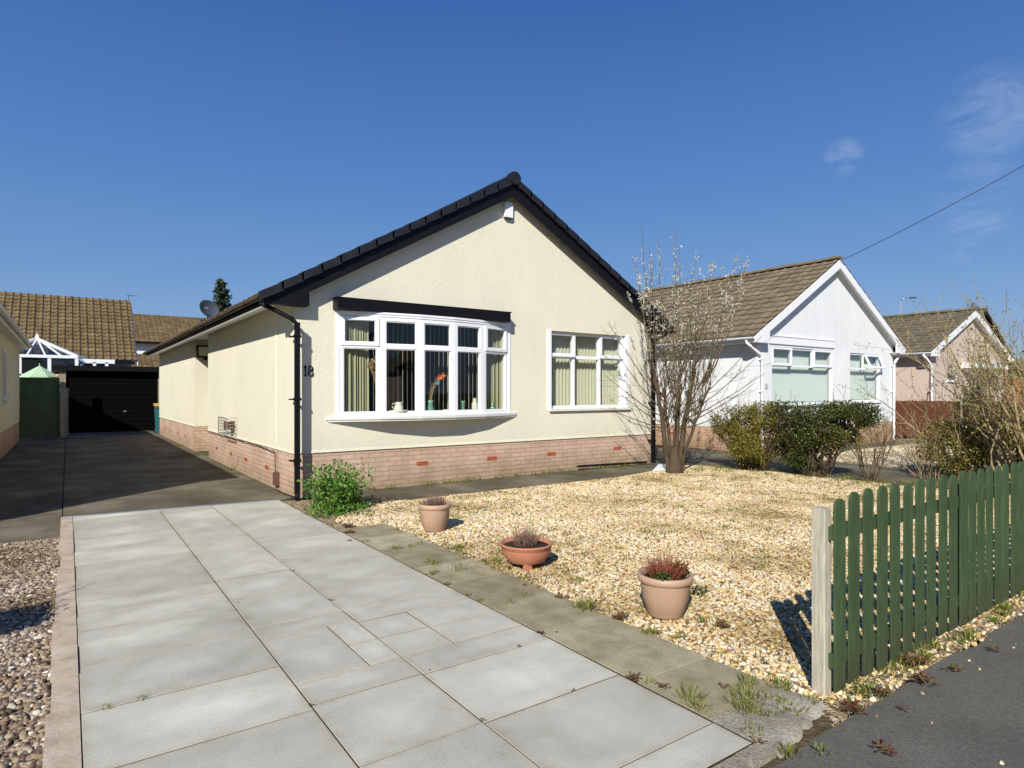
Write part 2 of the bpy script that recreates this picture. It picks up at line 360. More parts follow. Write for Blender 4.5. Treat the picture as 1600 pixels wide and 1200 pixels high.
# ------------------------------------------------------------------ world, sun, camera
SUN = Vector((1.08, .93, -.954)).normalized()
el = math.asin(-SUN.z)
W = bpy.data.worlds.new('World'); S.world = W; W.use_nodes = True
nt = W.node_tree; nt.nodes.clear()
out = N(nt, 'ShaderNodeOutputWorld'); bg = N(nt, 'ShaderNodeBackground')
sky = N(nt, 'ShaderNodeTexSky', sky_type='NISHITA'); sky.sun_disc = False
sky.sun_elevation = el; sky.sun_rotation = math.atan2(-SUN.x, -SUN.y)
sky.altitude = 0; sky.air_density = 1.0; sky.dust_density = .25; sky.ozone_density = 2.0
bg.inputs[1].default_value = .105
hs = N(nt, 'ShaderNodeHueSaturation'); hs.inputs['Saturation'].default_value = 1.05
nt.links.new(sky.outputs[0], hs.inputs['Color'])
tc0 = N(nt, 'ShaderNodeTexCoord'); sx = N(nt, 'ShaderNodeSeparateXYZ'); nt.links.new(tc0.outputs['Generated'], sx.inputs[0])
gr = N(nt, 'ShaderNodeValToRGB'); ge = gr.color_ramp.elements
for _ in range(4): ge.new(.5)
for e_, (p_0, c_0) in zip(ge, [(0, (.215, .345, .56)), (.06, (.185, .315, .56)), (.163, (.125, .265, .54)), (.30, (.074, .200, .50)), (.53, (.032, .112, .385)), (1, (.020, .078, .30))]): e_.position = p_0; e_.color = c4(c_0)
nt.links.new(sx.outputs[2], gr.inputs[0])
gm0 = N(nt, 'ShaderNodeVectorMath', operation='SCALE'); gm0.inputs['Scale'].default_value = 8.6; nt.links.new(gr.outputs[0], gm0.inputs[0])
hm = N(nt, 'ShaderNodeMix', data_type='RGBA'); hm.inputs[0].default_value = .85; nt.links.new(hs.outputs[0], hm.inputs[6]); nt.links.new(gm0.outputs[0], hm.inputs[7])
# thin cirrus wisps, placed on the sky by direction
tc = N(nt, 'ShaderNodeTexCoord')
def wm(op, a, b=0.0):
    n = N(nt, 'ShaderNodeMath', operation=op)
    for i, v in ((0, a), (1, b)):
        if hasattr(v, 'links'): nt.links.new(v, n.inputs[i])
        else: n.inputs[i].default_value = v
    return n.outputs[0]
ns = N(nt, 'ShaderNodeTexNoise', Scale=9, Detail=9, Roughness=.68, Distortion=.8)
mp = N(nt, 'ShaderNodeMapping'); mp.inputs['Scale'].default_value = (1, 1, 2.4); mp.inputs['Rotation'].default_value = (0, .5, 0)
nt.links.new(tc.outputs['Generated'], mp.inputs[0]); nt.links.new(mp.outputs[0], ns.inputs['Vector'])
tot = None
for d, w, a in (((1.224, .378, .453), .9978, .28), ((1.015, .515, .376), .99955, .34), ((1.20, .39, .25), .9990, .22), ((1.2, .39, .32), .9985, .2)):
    dv = Vector(d).normalized()
    dp = N(nt, 'ShaderNodeVectorMath', operation='DOT_PRODUCT'); nt.links.new(tc.outputs['Generated'], dp.inputs[0]); dp.inputs[1].default_value = dv
    mr = N(nt, 'ShaderNodeMapRange'); mr.interpolation_type = 'SMOOTHSTEP'
    nt.links.new(dp.outputs['Value'], mr.inputs[0]); mr.inputs[1].default_value = w; mr.inputs[2].default_value = 1.0; mr.inputs[4].default_value = a
    tot = mr.outputs[0] if tot is None else wm('ADD', tot, mr.outputs[0])
mr = N(nt, 'ShaderNodeMapRange'); nt.links.new(ns.outputs['Fac'], mr.inputs[0]); mr.inputs[1].default_value = .44; mr.inputs[2].default_value = .80
fac = wm('MULTIPLY', tot, mr.outputs[0])
mx = N(nt, 'ShaderNodeMix', data_type='RGBA'); nt.links.new(fac, mx.inputs[0]); nt.links.new(hm.outputs[2], mx.inputs[6]); mx.inputs[7].default_value = (6.5, 7, 8, 1)
nt.links.new(mx.outputs[2], bg.inputs[0]); nt.links.new(bg.outputs[0], out.inputs[0])
sl = bpy.data.lights.new('sun', 'SUN'); sl.energy = 5.0; sl.angle = rad(.53); sl.color = (1, .95, .86)
so = bpy.data.objects.new('sun', sl); COL.objects.link(so); so.rotation_euler = SUN.to_track_quat('-Z', 'Y').to_euler(); so.location = (-20, -18, 20)
cam = bpy.data.cameras.new('camera'); cam.lens = 36*980/1600; cam.sensor_width = 36; cam.shift_y = 12/1600; cam.clip_end = 3000; cam.clip_start = .05
co = bpy.data.objects.new('camera', cam); COL.objects.link(co); co.location = (0, 0, 1.56); co.rotation_euler = (PI/2, 0, -rad(35.3047)); S.camera = co
S.view_settings.view_transform = 'Standard'; S.view_settings.look = 'None'; S.view_settings.exposure = .25; S.view_settings.gamma = 1
S.render.resolution_x = 1024; S.render.resolution_y = 768
try:
    S.cycles.transparent_max_bounces = 16; S.cycles.max_bounces = 6
except Exception: pass

# ------------------------------------------------------------------ ground and paving
g = MB(); g.poly([(-400, -400), (400, -400), (400, 500), (-400, 500)], -.02)
tag(g.build('ground', M['ground']), kind='structure')
def sheet(name, pts, z, mat, thick=0):
    m = MB()
    if thick: m.prism(pts, 'z', z-thick, z)
    else: m.poly(pts, z)
    return tag(m.build(name, mat), kind='structure')
# pavement: tarmac with a slightly wobbly edge under the fence
edge = [(2.45 + .35*i, 1.52 + .04*noise.noise((i*.9, 3, 0)) + .012*R.uniform(-1, 1)) for i in range(70)]
sheet('pavement', [(-12, 1.53), (-12, -1.6), (40, -1.6)] + [(40, 1.5)] + edge[::-1], .004, M['asphalt'])
sheet('road', [(-60, -9), (60, -9), (60, -1.75), (-60, -1.75)], -.10 + .1, M['asphalt'])
k = MB(); k.box(-60, 60, -1.75, -1.6, -.05, .03); tag(k.build('kerb', M['apron']), kind='structure')
# driveway of big grey slabs (joint lines read off the place)
sheet('verge_soil', [(2.28, 1.51), (2.44, 1.49), (3.06, 1.54), (3.12, 1.75), (2.28, 1.75)], .0055, M['soil'])
SC = []; dr = MB(); C0, C1, C2, C3 = .048, .965, 1.565, 2.43
drain_y = lambda x: 9.36 - .1*(x + .04)
def slab(x0, x1, y0, y1):
    gp = .0034; zz = .035 + R.uniform(-.0015, .0015)
    x0 += gp; x1 -= gp; y0 += gp; y1 -= gp
    ya = min(y1, drain_y(x0)); yb = min(y1, drain_y(x1)); b = .003
    t = [R.uniform(-.0015, .0015) for _ in range(4)]
    o = [(x0, y0), (x1, y0), (x1, yb), (x0, ya)]
    i = [(x0+b, y0+b), (x1-b, y0+b), (x1-b, yb-b), (x0+b, ya-b)]
    vs = [(x, y, -.01) for x, y in o] + [(x, y, zz-b*.6) for x, y in o] + [(x, y, zz+t[k]) for k, (x, y) in enumerate(i)]
    dr.add(vs[8:], [(0, 1, 2, 3)], uvs=[((0, 0), (x1-x0, 0), (x1-x0, yb-y0), (0, ya-y0))]); SC.append((x1-x0, y1-y0)); dr.uv[-1] = ((0, 0), (1, 0), (1, 1), (0, 1))
    dr.add(vs, [(4+q, 4+(q+1) % 4, 8+(q+1) % 4, 8+q) for q in range(4)] + [(q, (q+1) % 4, 4+(q+1) % 4, 4+q) for q in range(4)])
def colm(x0, x1, ys):
    if ys[0] < 1: ys = [1.62] + [q for q in ys if q > 1.7]
    for a, b in zip(ys, ys[1:]): slab(x0, x1, a, b)
colm(C0, C1, [.55, 1.18, 1.79, 2.40, 3.01, 3.60, 4.24, 4.84, 5.215, 5.47, 6.10, 6.68, 7.27, 7.87, 8.47, 9.07, 9.5])
colm(C1, C2, [.62, 1.23, 1.84, 2.44, 3.055, 3.31]); slab(C1, 1.375, 3.31, 4.025); colm(1.375, C2, [3.31, 3.64, 4.025])
colm(C1, C2, [4.025, 4.26, 4.935, 5.5, 5.91, 6.5, 7.1, 7.7, 8.3, 8.9, 9.5])
colm(C2, C3, [.6, 1.21, 1.825, 2.43, 3.04, 3.31]); colm(C2, 1.915, [3.31, 3.64, 3.975]); colm(1.915, C3, [3.31, 3.61, 3.975])
colm(C2, C3, [3.975, 4.25, 4.83, 5.43, 6.0, 6.64, 7.29, 7.89, 8.5, 9.1, 9.5])
dr.box(.03, 2.44, 1.62, 9.1, -.02, .0315, mi=1)
kb = MB(); kb.box(-.08, 1.2, 1.545, 1.616, -.03, .03); kb.box(1.205, 2.30, 1.545, 1.616, -.03, .028); kb.box(2.305, 2.462, 1.525, 1.618, -.03, .030); tag(kb.build('driveway_kerb', M['apron']), kind='structure')
tag(dr.build('driveway', [M['slab'], M['joint']]), kind='structure')
E1 = MB(); y = 1.62
while y < 9.35:
    L_ = R.uniform(.42, .62); xo = R.uniform(-.012, .012); y1 = min(9.38, y+L_)
    w = -.062 if y > 5.6 else -.075
    E1.prism([(w+xo, y+.004), (.046, y+.003), (.046, y1-.004), (w+xo, y1-.003)], 'z', -.02, .04 + R.uniform(-.004, .004)); y += L_
tag(E1.build('driveway_edging', M['edging']), kind='structure')
ps = MB(); ys = [1.87, 2.32, 3.17, 3.77, 4.36, 4.68, 4.95, 5.68, 6.28, 6.84]
for a, b in zip(ys, ys[1:]):
    j = .009; ps.prism([(2.455+j, a+j+.01), (3.03-j, a+j-.01), (3.03-j, b-j-.01), (2.455+j, b-j+.01)], 'z', -.02, .026 + R.uniform(-.003, .003))
tag(ps.build('side_path', M['oldslab']), kind='structure')
# broken concrete apron beside the gate post
ap = MB(); pts = [(2.44, 1.30)]
pts = [(2.42, 1.22), (2.62, 1.36), (2.78, 1.47), (3.0, 1.60), (3.06, 1.72), (3.03, 1.86), (2.44, 1.87)]
n_ = 14
grid = []
for i in range(n_+1):
    for j in range(n_+1):
        u, v = i/n_, j/n_
        x = 2.44 + .60*u; yb = 1.50 + .12*u + .02*noise.noise((u*9, 1, 2)); y = yb + (1.865 - yb)*v
        grid.append((x, y, .028 + .010*noise.noise((x*9, y*9, 0)) + .006*noise.noise((x*30, y*30, 3)) - (.02 if v == 0 else 0)))
ap.add(grid, [(i*(n_+1)+j, (i+1)*(n_+1)+j, (i+1)*(n_+1)+j+1, i*(n_+1)+j+1) for i in range(n_) for j in range(n_)], smooth=True)
tag(ap.build('concrete_apron', M['apron']), kind='structure')
sheet('old_driveway', [(-.05, 9.37), (2.42, 9.12), (2.72, 9.3), (2.72, 28.6), (-.05, 28.6)], .022, M['concrete'], .04)
dm = MB(); A, B_ = Vector((-.04, 9.395, .036)), Vector((2.42, 9.148, .036))
dm.rod(A, B_, .05, .012, 0)
for i in range(75):
    p = A.lerp(B_, (i+.5)/75); dm.box(p.x-.006, p.x+.006, p.y-.02, p.y+.02, .0425, .0445, 1)
tag(dm.build('drain_channel', [M['drainm'], M['cable_black']]), kind='structure')
sheet('neighbour_driveway', [(-1.6, 8.28), (-.9, 8.16), (-.06, 8.2), (-.06, 27), (-5, 27), (-5, 8.2)], .012, M['concrete'], .04)
sheet('front_path', [(3.35, 8.2), (8.0, 8.13), (9.35, 8.38), (10.7, 8.9), (10.7, 9.4), (2.9, 9.4), (3.1, 8.6)], .03, M['concrete'], .05)
sheet('right_driveway', [(11.55, 1.5), (13.6, 1.5), (13.9, 8.0), (14.1, 30), (10.25, 30), (10.6, 9.3), (11.2, 7.5)], .008, M['concrete'], .03)
pv = MB(); pv.prism([(9.2, 8.3), (9.55, 8.2), (10.5, 8.8), (10.1, 8.95)], 'z', .03, .045); tag(pv.build('pale_step', M['white_paint']), kind='structure')
sheet('garden_bed', [(2.95, 1.53), (12, 1.53), (11.5, 8.2), (10.6, 9.2), (3.2, 8.9), (2.44, 9.2), (2.44, 6.84), (3.03, 6.84)], .006, M['goldbed'], .03)
sheet('left_garden_bed', [(-6, 1.5), (-.06, 1.5), (-.06, 8.2), (-6, 8.3)], .006, M['rosebed'], .03)
sheet('far_garden_bed', [(13.9, 3), (22.6, 3), (22.6, 9.3), (14, 9.3)], .010, M['palebed'], .03)
sheet('far_path', [(14, 8.4), (22, 8.4), (22, 9.2), (14, 9.2)], .016, M['concrete'], .02)
sheet('third_garden', [(22.7, 3), (46, 3), (46, 9.2), (22.7, 9.2)], .004, M['palebed'], .02)

def stones(name, pts, z, dens, rad_, mat, seed, flat=.62, smooth=False, sub=1, smin=.55, smax=1.45):
    m = MB(); m.poly(pts, z); o = m.build(name, mat)
    ng = bpy.data.node_groups.new(name, 'GeometryNodeTree')
    ng.interface.new_socket('Geometry', in_out='INPUT', socket_type='NodeSocketGeometry')
    ng.interface.new_socket('Geometry', in_out='OUTPUT', socket_type='NodeSocketGeometry')
    gi = ng.nodes.new('NodeGroupInput'); go = ng.nodes.new('NodeGroupOutput')
    dp = ng.nodes.new('GeometryNodeDistributePointsOnFaces'); dp.inputs['Density'].default_value = dens; dp.inputs['Seed'].default_value = seed
    ico = ng.nodes.new('GeometryNodeMeshIcoSphere'); ico.inputs['Radius'].default_value = rad_; ico.inputs['Subdivisions'].default_value = sub
    sp = ng.nodes.new('GeometryNodeSetPosition'); nz = ng.nodes.new('ShaderNodeTexNoise'); nz.inputs['Scale'].default_value = 38
    vm = ng.nodes.new('ShaderNodeVectorMath'); vm.operation = 'SUBTRACT'; vm.inputs[1].default_value = (.5, .5, .5)
    vs = ng.nodes.new('ShaderNodeVectorMath'); vs.operation = 'SCALE'; vs.inputs['Scale'].default_value = rad_*1.8
    ng.links.new(nz.outputs['Color'], vm.inputs[0]); ng.links.new(vm.outputs[0], vs.inputs[0]); ng.links.new(vs.outputs[0], sp.inputs['Offset'])
    ng.links.new(ico.outputs[0], sp.inputs[0])
    sm = ng.nodes.new('GeometryNodeSetMaterial'); sm.inputs['Material'].default_value = mat; ng.links.new(sp.outputs[0], sm.inputs[0])
    last = sm
    if smooth:
        ss = ng.nodes.new('GeometryNodeSetShadeSmooth'); ng.links.new(sm.outputs[0], ss.inputs[0]); last = ss
    ip = ng.nodes.new('GeometryNodeInstanceOnPoints'); ng.links.new(dp.outputs['Points'], ip.inputs['Points']); ng.links.new(last.outputs[0], ip.inputs['Instance'])
    rr = ng.nodes.new('FunctionNodeRandomValue'); rr.data_type = 'FLOAT_VECTOR'; rr.inputs['Min'].default_value = (-.5, -.5, 0); rr.inputs['Max'].default_value = (.5, .5, 6.28); rr.inputs['Seed'].default_value = seed+1
    rs = ng.nodes.new('FunctionNodeRandomValue'); rs.data_type = 'FLOAT_VECTOR'; rs.inputs['Min'].default_value = (smin, smin*.8, smin*flat); rs.inputs['Max'].default_value = (smax, smax*.85, smax*flat); rs.inputs['Seed'].default_value = seed+2
    e2r = ng.nodes.new('FunctionNodeEulerToRotation') if hasattr(bpy.types, 'FunctionNodeEulerToRotation') else None
    if e2r: ng.links.new(rr.outputs['Value'], e2r.inputs[0]); ng.links.new(e2r.outputs[0], ip.inputs['Rotation'])
    else: ng.links.new(rr.outputs['Value'], ip.inputs['Rotation'])
    ng.links.new(rs.outputs['Value'], ip.inputs['Scale'])
    ng.links.new(gi.outputs[0], dp.inputs[0]); ng.links.new(ip.outputs[0], go.inputs[0])
    md = o.modifiers.new('stones', 'NODES'); md.node_group = ng
    return tag(o, kind='stuff')
jag = [(3.01 + .035*R.uniform(-1, 1), 1.75 + i*.1) for i in range(51)]
top = [(3.3 + i*.25, (8.2 if 3.3+i*.25 < 8 else 8.2 + (3.3+i*.25-8)*.22) + R.uniform(-.05, .05)) for i in range(29)]
mid = 5.2
stones('gravel', [(3.05, 1.66)] + jag[:36] + [(11.2, jag[35][1]), (11.6, 1.66)], .012, 3300, .0130, M['goldstone'], 3)
tag(bpy.data.objects['gravel'], 'golden flint gravel covering the front garden', 'gravel')
o = stones('gravel', [(jag[35][0], jag[35][1]), *jag[36:], (2.75, 6.9), (2.6, 7.3), (2.9, 7.9), (3.25, 8.1)] + top + [(10.7, 8.6), (11.1, 7.3), (11.2, jag[35][1])], .012, 2600, .0148, M['goldstone'], 5)
tag(o, 'golden flint gravel of the garden nearer the house wall', 'gravel')
o = stones('gravel', [(-2.6, 1.56), (-.085, 1.56), (-.065, 8.15), (-.8, 8.22), (-2.6, 8.3)], .012, 2300, .0175, M['rosestone'], 9, flat=.7, smooth=True, sub=2)
tag(o, 'pinkish brown rounded pebbles left of the driveway', 'gravel')
o = stones('gravel', [(14.0, 4.5), (22, 4.5), (22, 8.3), (14.0, 8.3)], .014, 420, .03, M['palestone'], 13)
tag(o, 'pale gravel in front of the white bungalow', 'gravel')
# gravel strip between pickets and tarmac
o = stones('gravel', [(3.1, 1.53)] + [(x, y+.0) for x, y in edge[3:22]] + [(9.8, 1.66), (3.1, 1.66)], .010, 900, .0145, M['goldstone'], 17)
tag(o, 'loose golden stones spilled along the foot of the picket fence', 'gravel')
o = stones('gravel', [(2.6, .9), (5.5, .9), (5.5, 1.5), (2.9, 1.5)], .008, 16, .009, M['goldstone'], 21)
tag(o, 'stray pale stones scattered on the dark tarmac', 'gravel')

# ------------------------------------------------------------------ grass, weeds
def blades(m, x, y, z, n, h, spread, mi=0, w=.004):
    for _ in range(n):
        a = R.uniform(0, 2*PI); r = spread*R.random()**.7; bx, by = x+r*math.cos(a), y+r*math.sin(a)
        a2 = a + R.uniform(-.7, .7); L_ = h*R.uniform(.45, 1.1); lean = R.uniform(.15, .95)
        px, py = -math.sin(a2)*w, math.cos(a2)*w
        mx_, my_ = bx+math.cos(a2)*L_*lean*.4, by+math.sin(a2)*L_*lean*.4
        tx, ty = bx+math.cos(a2)*L_*lean, by+math.sin(a2)*L_*lean
        tz = z + L_*math.sqrt(max(.05, 1-lean*lean*.9)); mz = z + (tz-z)*.62
        m.add([(bx-px, by-py, z), (bx+px, by+py, z), (mx_+px*.8, my_+py*.8, mz), (mx_-px*.8, my_-py*.8, mz), (tx, ty, tz)], [(0, 1, 2, 3), (3, 2, 4)], mi=mi)
gm = MB()
for x, y, n, h, s in [(2.50, 2.27, 10, .05, .03), (2.55, 2.05, 45, .09, .06), (2.50, 1.95, 25, .06, .04), (2.72, 1.86, 60, .07, .09), (2.8, 1.92, 40, .06, .07),
                      (2.66, 1.80, 40, .06, .06), (2.52, 1.68, 30, .05, .05), (2.86, 1.66, 20, .04, .05), (2.5, 1.50, 30, .06, .05), (2.62, 1.42, 20, .04, .04),
                      (2.93, 1.98, 40, .06, .05), (3.03, 1.86, 50, .07, .06), (3.0, 1.68, 25, .05, .04), (2.890, 1.780, 14, .045, .03), (2.864, 1.828, 14, .045, .03), (2.799, 1.854, 14, .045, .03), (2.724, 1.845, 14, .045, .03), (2.676, 1.805, 14, .045, .03), (2.677, 1.754, 14, .045, .03), (2.726, 1.715, 14, .045, .03), (2.801, 1.706, 14, .045, .03), (2.865, 1.733, 14, .045, .03), (3.0, 3.3, 60, .12, .07), (2.96, 3.42, 20, .06, .07),
                      (3.02, 2.75, 30, .07, .05), (2.49, 6.1, 20, .05, .04), (2.62, 5.68, 35, .06, .07), (2.78, 5.66, 15, .05, .05), (2.66, 4.98, 45, .07, .08),
                      (2.78, 4.70, 45, .06, .10), (2.5, 4.7, 25, .06, .05), (2.47, 4.38, 15, .05, .03), (2.9, 5.7, 25, .05, .06), (2.47, 3.9, 15, .04, .03),
                      (2.62, 3.75, 14, .04, .05), (2.8, 3.78, 14, .04, .05), (3.1, 5.3, 40, .07, .1), (3.15, 4.7, 30, .06, .08), (3.4, 3.1, 20, .05, .05)]:
    blades(gm, x, y, .025, int(n*1.6), h*.75, s*1.1, w=.0025)
for i in range(52):                                  # along the fence foot
    x = 3.15 + i*.115*R.uniform(.8, 1.2) ; blades(gm, x, 1.60 + R.uniform(-.05, .07), .012, R.randint(8, 40), R.uniform(.03, .08), .07)
for i in range(60):                                  # along the house path and in the gravel
    x = R.uniform(3.6, 10); blades(gm, x, 9.2 + R.uniform(-.03, .02), .03, R.randint(4, 22), R.uniform(.04, .12), .08)
for i in range(620):
    x, y = R.uniform(3.1, 10.6), 2 + 6.1*R.random()**.75
    if noise.noise((x*.6, y*.6, 4)) > -.05 - .03*y: blades(gm, x, y, .015, R.randint(6, 26), R.uniform(.02, .05), R.uniform(.04, .16))
for i in range(45): blades(gm, 3.02 + R.uniform(-.05, .12), R.uniform(2, 8), .02, R.randint(3, 14), R.uniform(.02, .06), .05)
for i in range(26): blades(gm, R.uniform(9.6, 11), R.uniform(7.2, 8.6), .02, 20, .07, .12)
for i in range(50): blades(gm, R.uniform(10.6, 11.6), R.uniform(4, 8), .02, 26, .08, .16)
for x, y in [(2.7, 16.7), (2.62, 13.2), (2.66, 20)]: blades(gm, x-.03, y, .02, 60, .08, .12)
for x, y in [(.155, 3.60), (.30, 3.605)]: blades(gm, x, y, .034, 22, .018, .03, w=.002)
tag(gm.build('weed_grass', M['grass']), 'tufts of weedy grass growing in joints and gravel', 'grass', kind='stuff')
wm_ = MB()
def rosette(m, x, y, z, r, n):
    for k in range(n):
        a = R.uniform(0, 2*PI); l = r*R.uniform(.5, 1); w = l*.16; dx, dy = math.cos(a), math.sin(a); zz = z + l*R.uniform(.1, .5)
        ox, oy = x + R.uniform(-.5, .5)*r, y + R.uniform(-.5, .5)*r
        m.add([(ox, oy, z), (ox+dx*l*.5-dy*w, oy+dy*l*.5+dx*w, zz), (ox+dx*l, oy+dy*l, zz*.98), (ox+dx*l*.5+dy*w, oy+dy*l*.5-dx*w, zz)], [(0, 1, 2, 3)])
for x, y, r, n in [(2.46, 2.36, .05, 40), (2.53, 2.2, .035, 26), (2.78, 2.03, .03, 14), (2.47, 1.62, .035, 24), (2.45, 3.14, .035, 20), (2.55, 3.1, .02, 8), (2.46, 4.05, .03, 16),
                   (3.06, 3.05, .06, 40), (3.05, 2.72, .03, 18), (3.0, 3.6, .05, 30), (2.95, 4.0, .03, 10), (.965, 3.05, .02, 10), (1.57, 4.5, .025, 12), (1.565, 4.02, .015, 6),
                   (1.62, 3.06, .015, 6), (2.2, 3.03, .02, 8), (1.0, 4.84, .02, 7), (1.57, 2.46, .02, 9), (2.1, 2.43, .02, 9), (3.5, 2.55, .06, 44), (3.38, 1.52, .05, 40), (3.1, 1.52, .06, 60), (3.3, 1.38, .03, 14),
                   (3.9, 1.6, .09, 70), (4.0, 1.42, .05, 22), (3.7, 1.45, .07, 30), (4.5, 1.38, .05, 14), (2.85, 1.27, .05, 24), (2.35, 6.2, .03, 20), (2.5, 6.6, .06, 50), (2.6, 6.9, .07, 50), (.965, 6.4, .02, 8), (1.565, 5.43, .02, 9)]:
    rosette(wm_, x, y, .036 if x < 2.44 else .026, r, n)
for i in range(170):                                   # dirt and dead moss lying in the slab joints
    xx = R.choice([C1, C2]); yy = R.uniform(2, 8); rosette(wm_, xx, yy, .030, .012, 5)
tag(wm_.build('low_weeds', M['weed_red']), 'reddish brown low weeds and dry litter in paving joints', 'weeds', kind='stuff')

# ------------------------------------------------------------------ building helpers
def walled(m, x0, x1, z0, z1, y0, y1, holes, mi=0):
    """a wall along x with rectangular openings (hx0, hx1, hz0, hz1)"""
    xs = sorted({x0, x1} | {h[0] for h in holes} | {h[1] for h in holes})
    for a, b in zip(xs, xs[1:]):
        hh = sorted([h for h in holes if h[0] <= a+1e-6 and h[1] >= b-1e-6], key=lambda h: h[2]); z = z0
        for h in hh:
            if h[2] > z: m.box(a, b, y0, y1, z, h[2], mi)
            z = h[3]
        if z < z1: m.box(a, b, y0, y1, z, z1, mi)
def tile_slope(m, xe, ze, xr, zr, y0, y1, gauge=.32, tw=.3, amp=.022, th=.036, samp=6, mi=0, jitter=.004):
    """courses of interlocking tiles; eave (xe,ze) up to ridge (xr,zr), running along y"""
    d = Vector((xr-xe, 0, zr-ze)); L_ = d.length; d.normalize(); nrm = Vector((-d.z, 0, d.x))
    if nrm.z < 0: nrm = -nrm
    nc = max(1, round(L_/gauge)); g_ = L_/nc; n = max(2, int((y1-y0)/tw*samp))
    for c in range(nc):
        vs = []; o = R.uniform(0, .0)
        tj = {}
        for i in range(n+1):
            y = y0 + (y1-y0)*i/n; t = (y/tw) % 1; ti = int(y//tw)
            if ti not in tj: tj[ti] = R.uniform(-jitter, jitter)
            h = amp*(max(0, math.cos((t-.5)*2*PI))**1.3) + amp*.18*abs(math.cos(t*PI)) + tj[ti]
            s0, s1 = c*g_, (c+1)*g_ + .01
            b = Vector((xe, y, ze)) + d*(s0 + tj[ti])
            tp = Vector((xe, y, ze)) + d*s1
            vs += [b + nrm*(-.004), b + nrm*(th + h), tp + nrm*(h + .001)]
        fs, uvs = [], []
        flip = xr < xe
        for i in range(n):
            a, q = i*3, (i+1)*3; ya, yb = y0+(y1-y0)*i/n, y0+(y1-y0)*(i+1)/n
            f1, f2 = (a, a+1, q+1, q), (a+1, a+2, q+2, q+1)
            u1 = ((ya, c*g_+.01), (ya, c*g_+.02), (yb, c*g_+.02), (yb, c*g_+.01)); u2 = ((ya, c*g_+.02), (ya, (c+1)*g_-.005), (yb, (c+1)*g_-.005), (yb, c*g_+.02))
            gs = gauge/g_
            u1 = tuple((u, v*gs) for u, v in u1); u2 = tuple((u, v*gs) for u, v in u2)
            if not flip: f1, f2, u1, u2 = f1[::-1], f2[::-1], u1[::-1], u2[::-1]
            fs += [f1, f2]; uvs += [u1, u2]
        m.add(vs, fs, smooth=False, mi=mi, uvs=uvs)
def ridge_tiles(m, x, z, y0, y1, r=.13, L_=.45, mi=0):
    n = int((y1-y0)/L_)+1
    for i in range(n):
        a = y0 + i*L_; b = min(y1, a+L_-.012); dz = R.uniform(-.006, .006)
        pr = [(x + r*math.cos(t), z + dz + r*.8*math.sin(t)) for t in [PI*k/10 for k in range(11)]]
        m.prism(pr, 'y', a, b, mi=mi, smooth=True)
def frame(m, x0, x1, z0, z1, y, w=.06, d=.06, mi=0, sill=0):
    """rectangular frame ring, outer face at y, going back d"""
    m.box(x0, x1, y, y+d, z0, z0+w+sill, mi); m.box(x0, x1, y, y+d, z1-w, z1, mi)
    m.box(x0, x0+w, y, y+d, z0+w+sill, z1-w, mi); m.box(x1-w, x1, y, y+d, z0+w+sill, z1-w, mi)
def casement(parent, mtx, x0, x1, z0, z1, y, name='casement', w=.05, d=.045, tilt=0):
    m = MB(); m.M = mtx
    if tilt: m.M = mtx @ Matrix.Translation((0, y, z1)) @ Matrix.Rotation(tilt, 4, 'X') @ Matrix.Translation((0, -y, -z1))
    frame(m, x0, x1, z0, z1, y-.012, w, d); b = .012
    frame(m, x0+w, x1-w, z0+w, z1-w, y+.004, b, .02)
    m.box((x0+x1)/2-.05, (x0+x1)/2+.05, y-.0, y+.03, z0+w*.3, z0+w*.6)
    o = m.build(name, M['upvc'], parent)
    g_ = MB(); g_.M = m.M; g_.box(x0+w, x1-w, y+.016, y+.020, z0+w, z1-w); return o, g_
def slats(name, x0, x1, z0, z1, y, mat, w=.089, pitch=.082, ang=35, parent=None, jit=3, mtx=None):
    m = MB()
    if mtx: m.M = mtx
    n = int((x1-x0)/pitch)
    for i in range(n):
        x = x0 + (i+.5)*(x1-x0)/n; a = rad(ang + R.uniform(-jit, jit)); zz = z0 + R.uniform(-.004, .004)
        dx, dy = math.cos(a)*w/2, math.sin(a)*w/2
        k = 4; vs = []
        for j in range(k+1):
            t = -1 + 2*j/k; c = .006*(1-t*t)
            vs += [(x+dx*t - dy/w*c*2, y+dy*t + dx/w*c*2, zz), (x+dx*t - dy/w*c*2, y+dy*t + dx/w*c*2, z1)]
        m.add(vs, [(2*j, 2*j+2, 2*j+3, 2*j+1) for j in range(k)], smooth=True)
    m.box(x0-.02, x1+.02, y-.02, y+.02, z1, z1+.04)
    return m.build(name, mat, parent)
def airbrick(parent, x, y, z, along='x', w=.215, h=.065):
    m = MB(); t = .008
    if along == 'x':
        m.box(x-w/2, x+w/2, y-t, y+.01, z-h/2, z+h/2)
        hl = MB()
        for i in range(7):
            for j in range(2): hl.box(x-w/2+.02+i*.027, x-w/2+.036+i*.027, y-t-.001, y, z-.022+j*.026, z-.006+j*.026)
    else:
        m.box(x-t, x+.01, y-w/2, y+w/2, z-h/2, z+h/2)
        hl = MB()
        for i in range(7):
            for j in range(2): hl.box(x-t-.001, x, y-w/2+.02+i*.027, y-w/2+.036+i*.027, z-.022+j*.026, z-.006+j*.026)
    o = m.build('air_brick', M['terracotta_airbrick'], parent)
    hl.build('vent_holes', M['cable_black'], o); return o
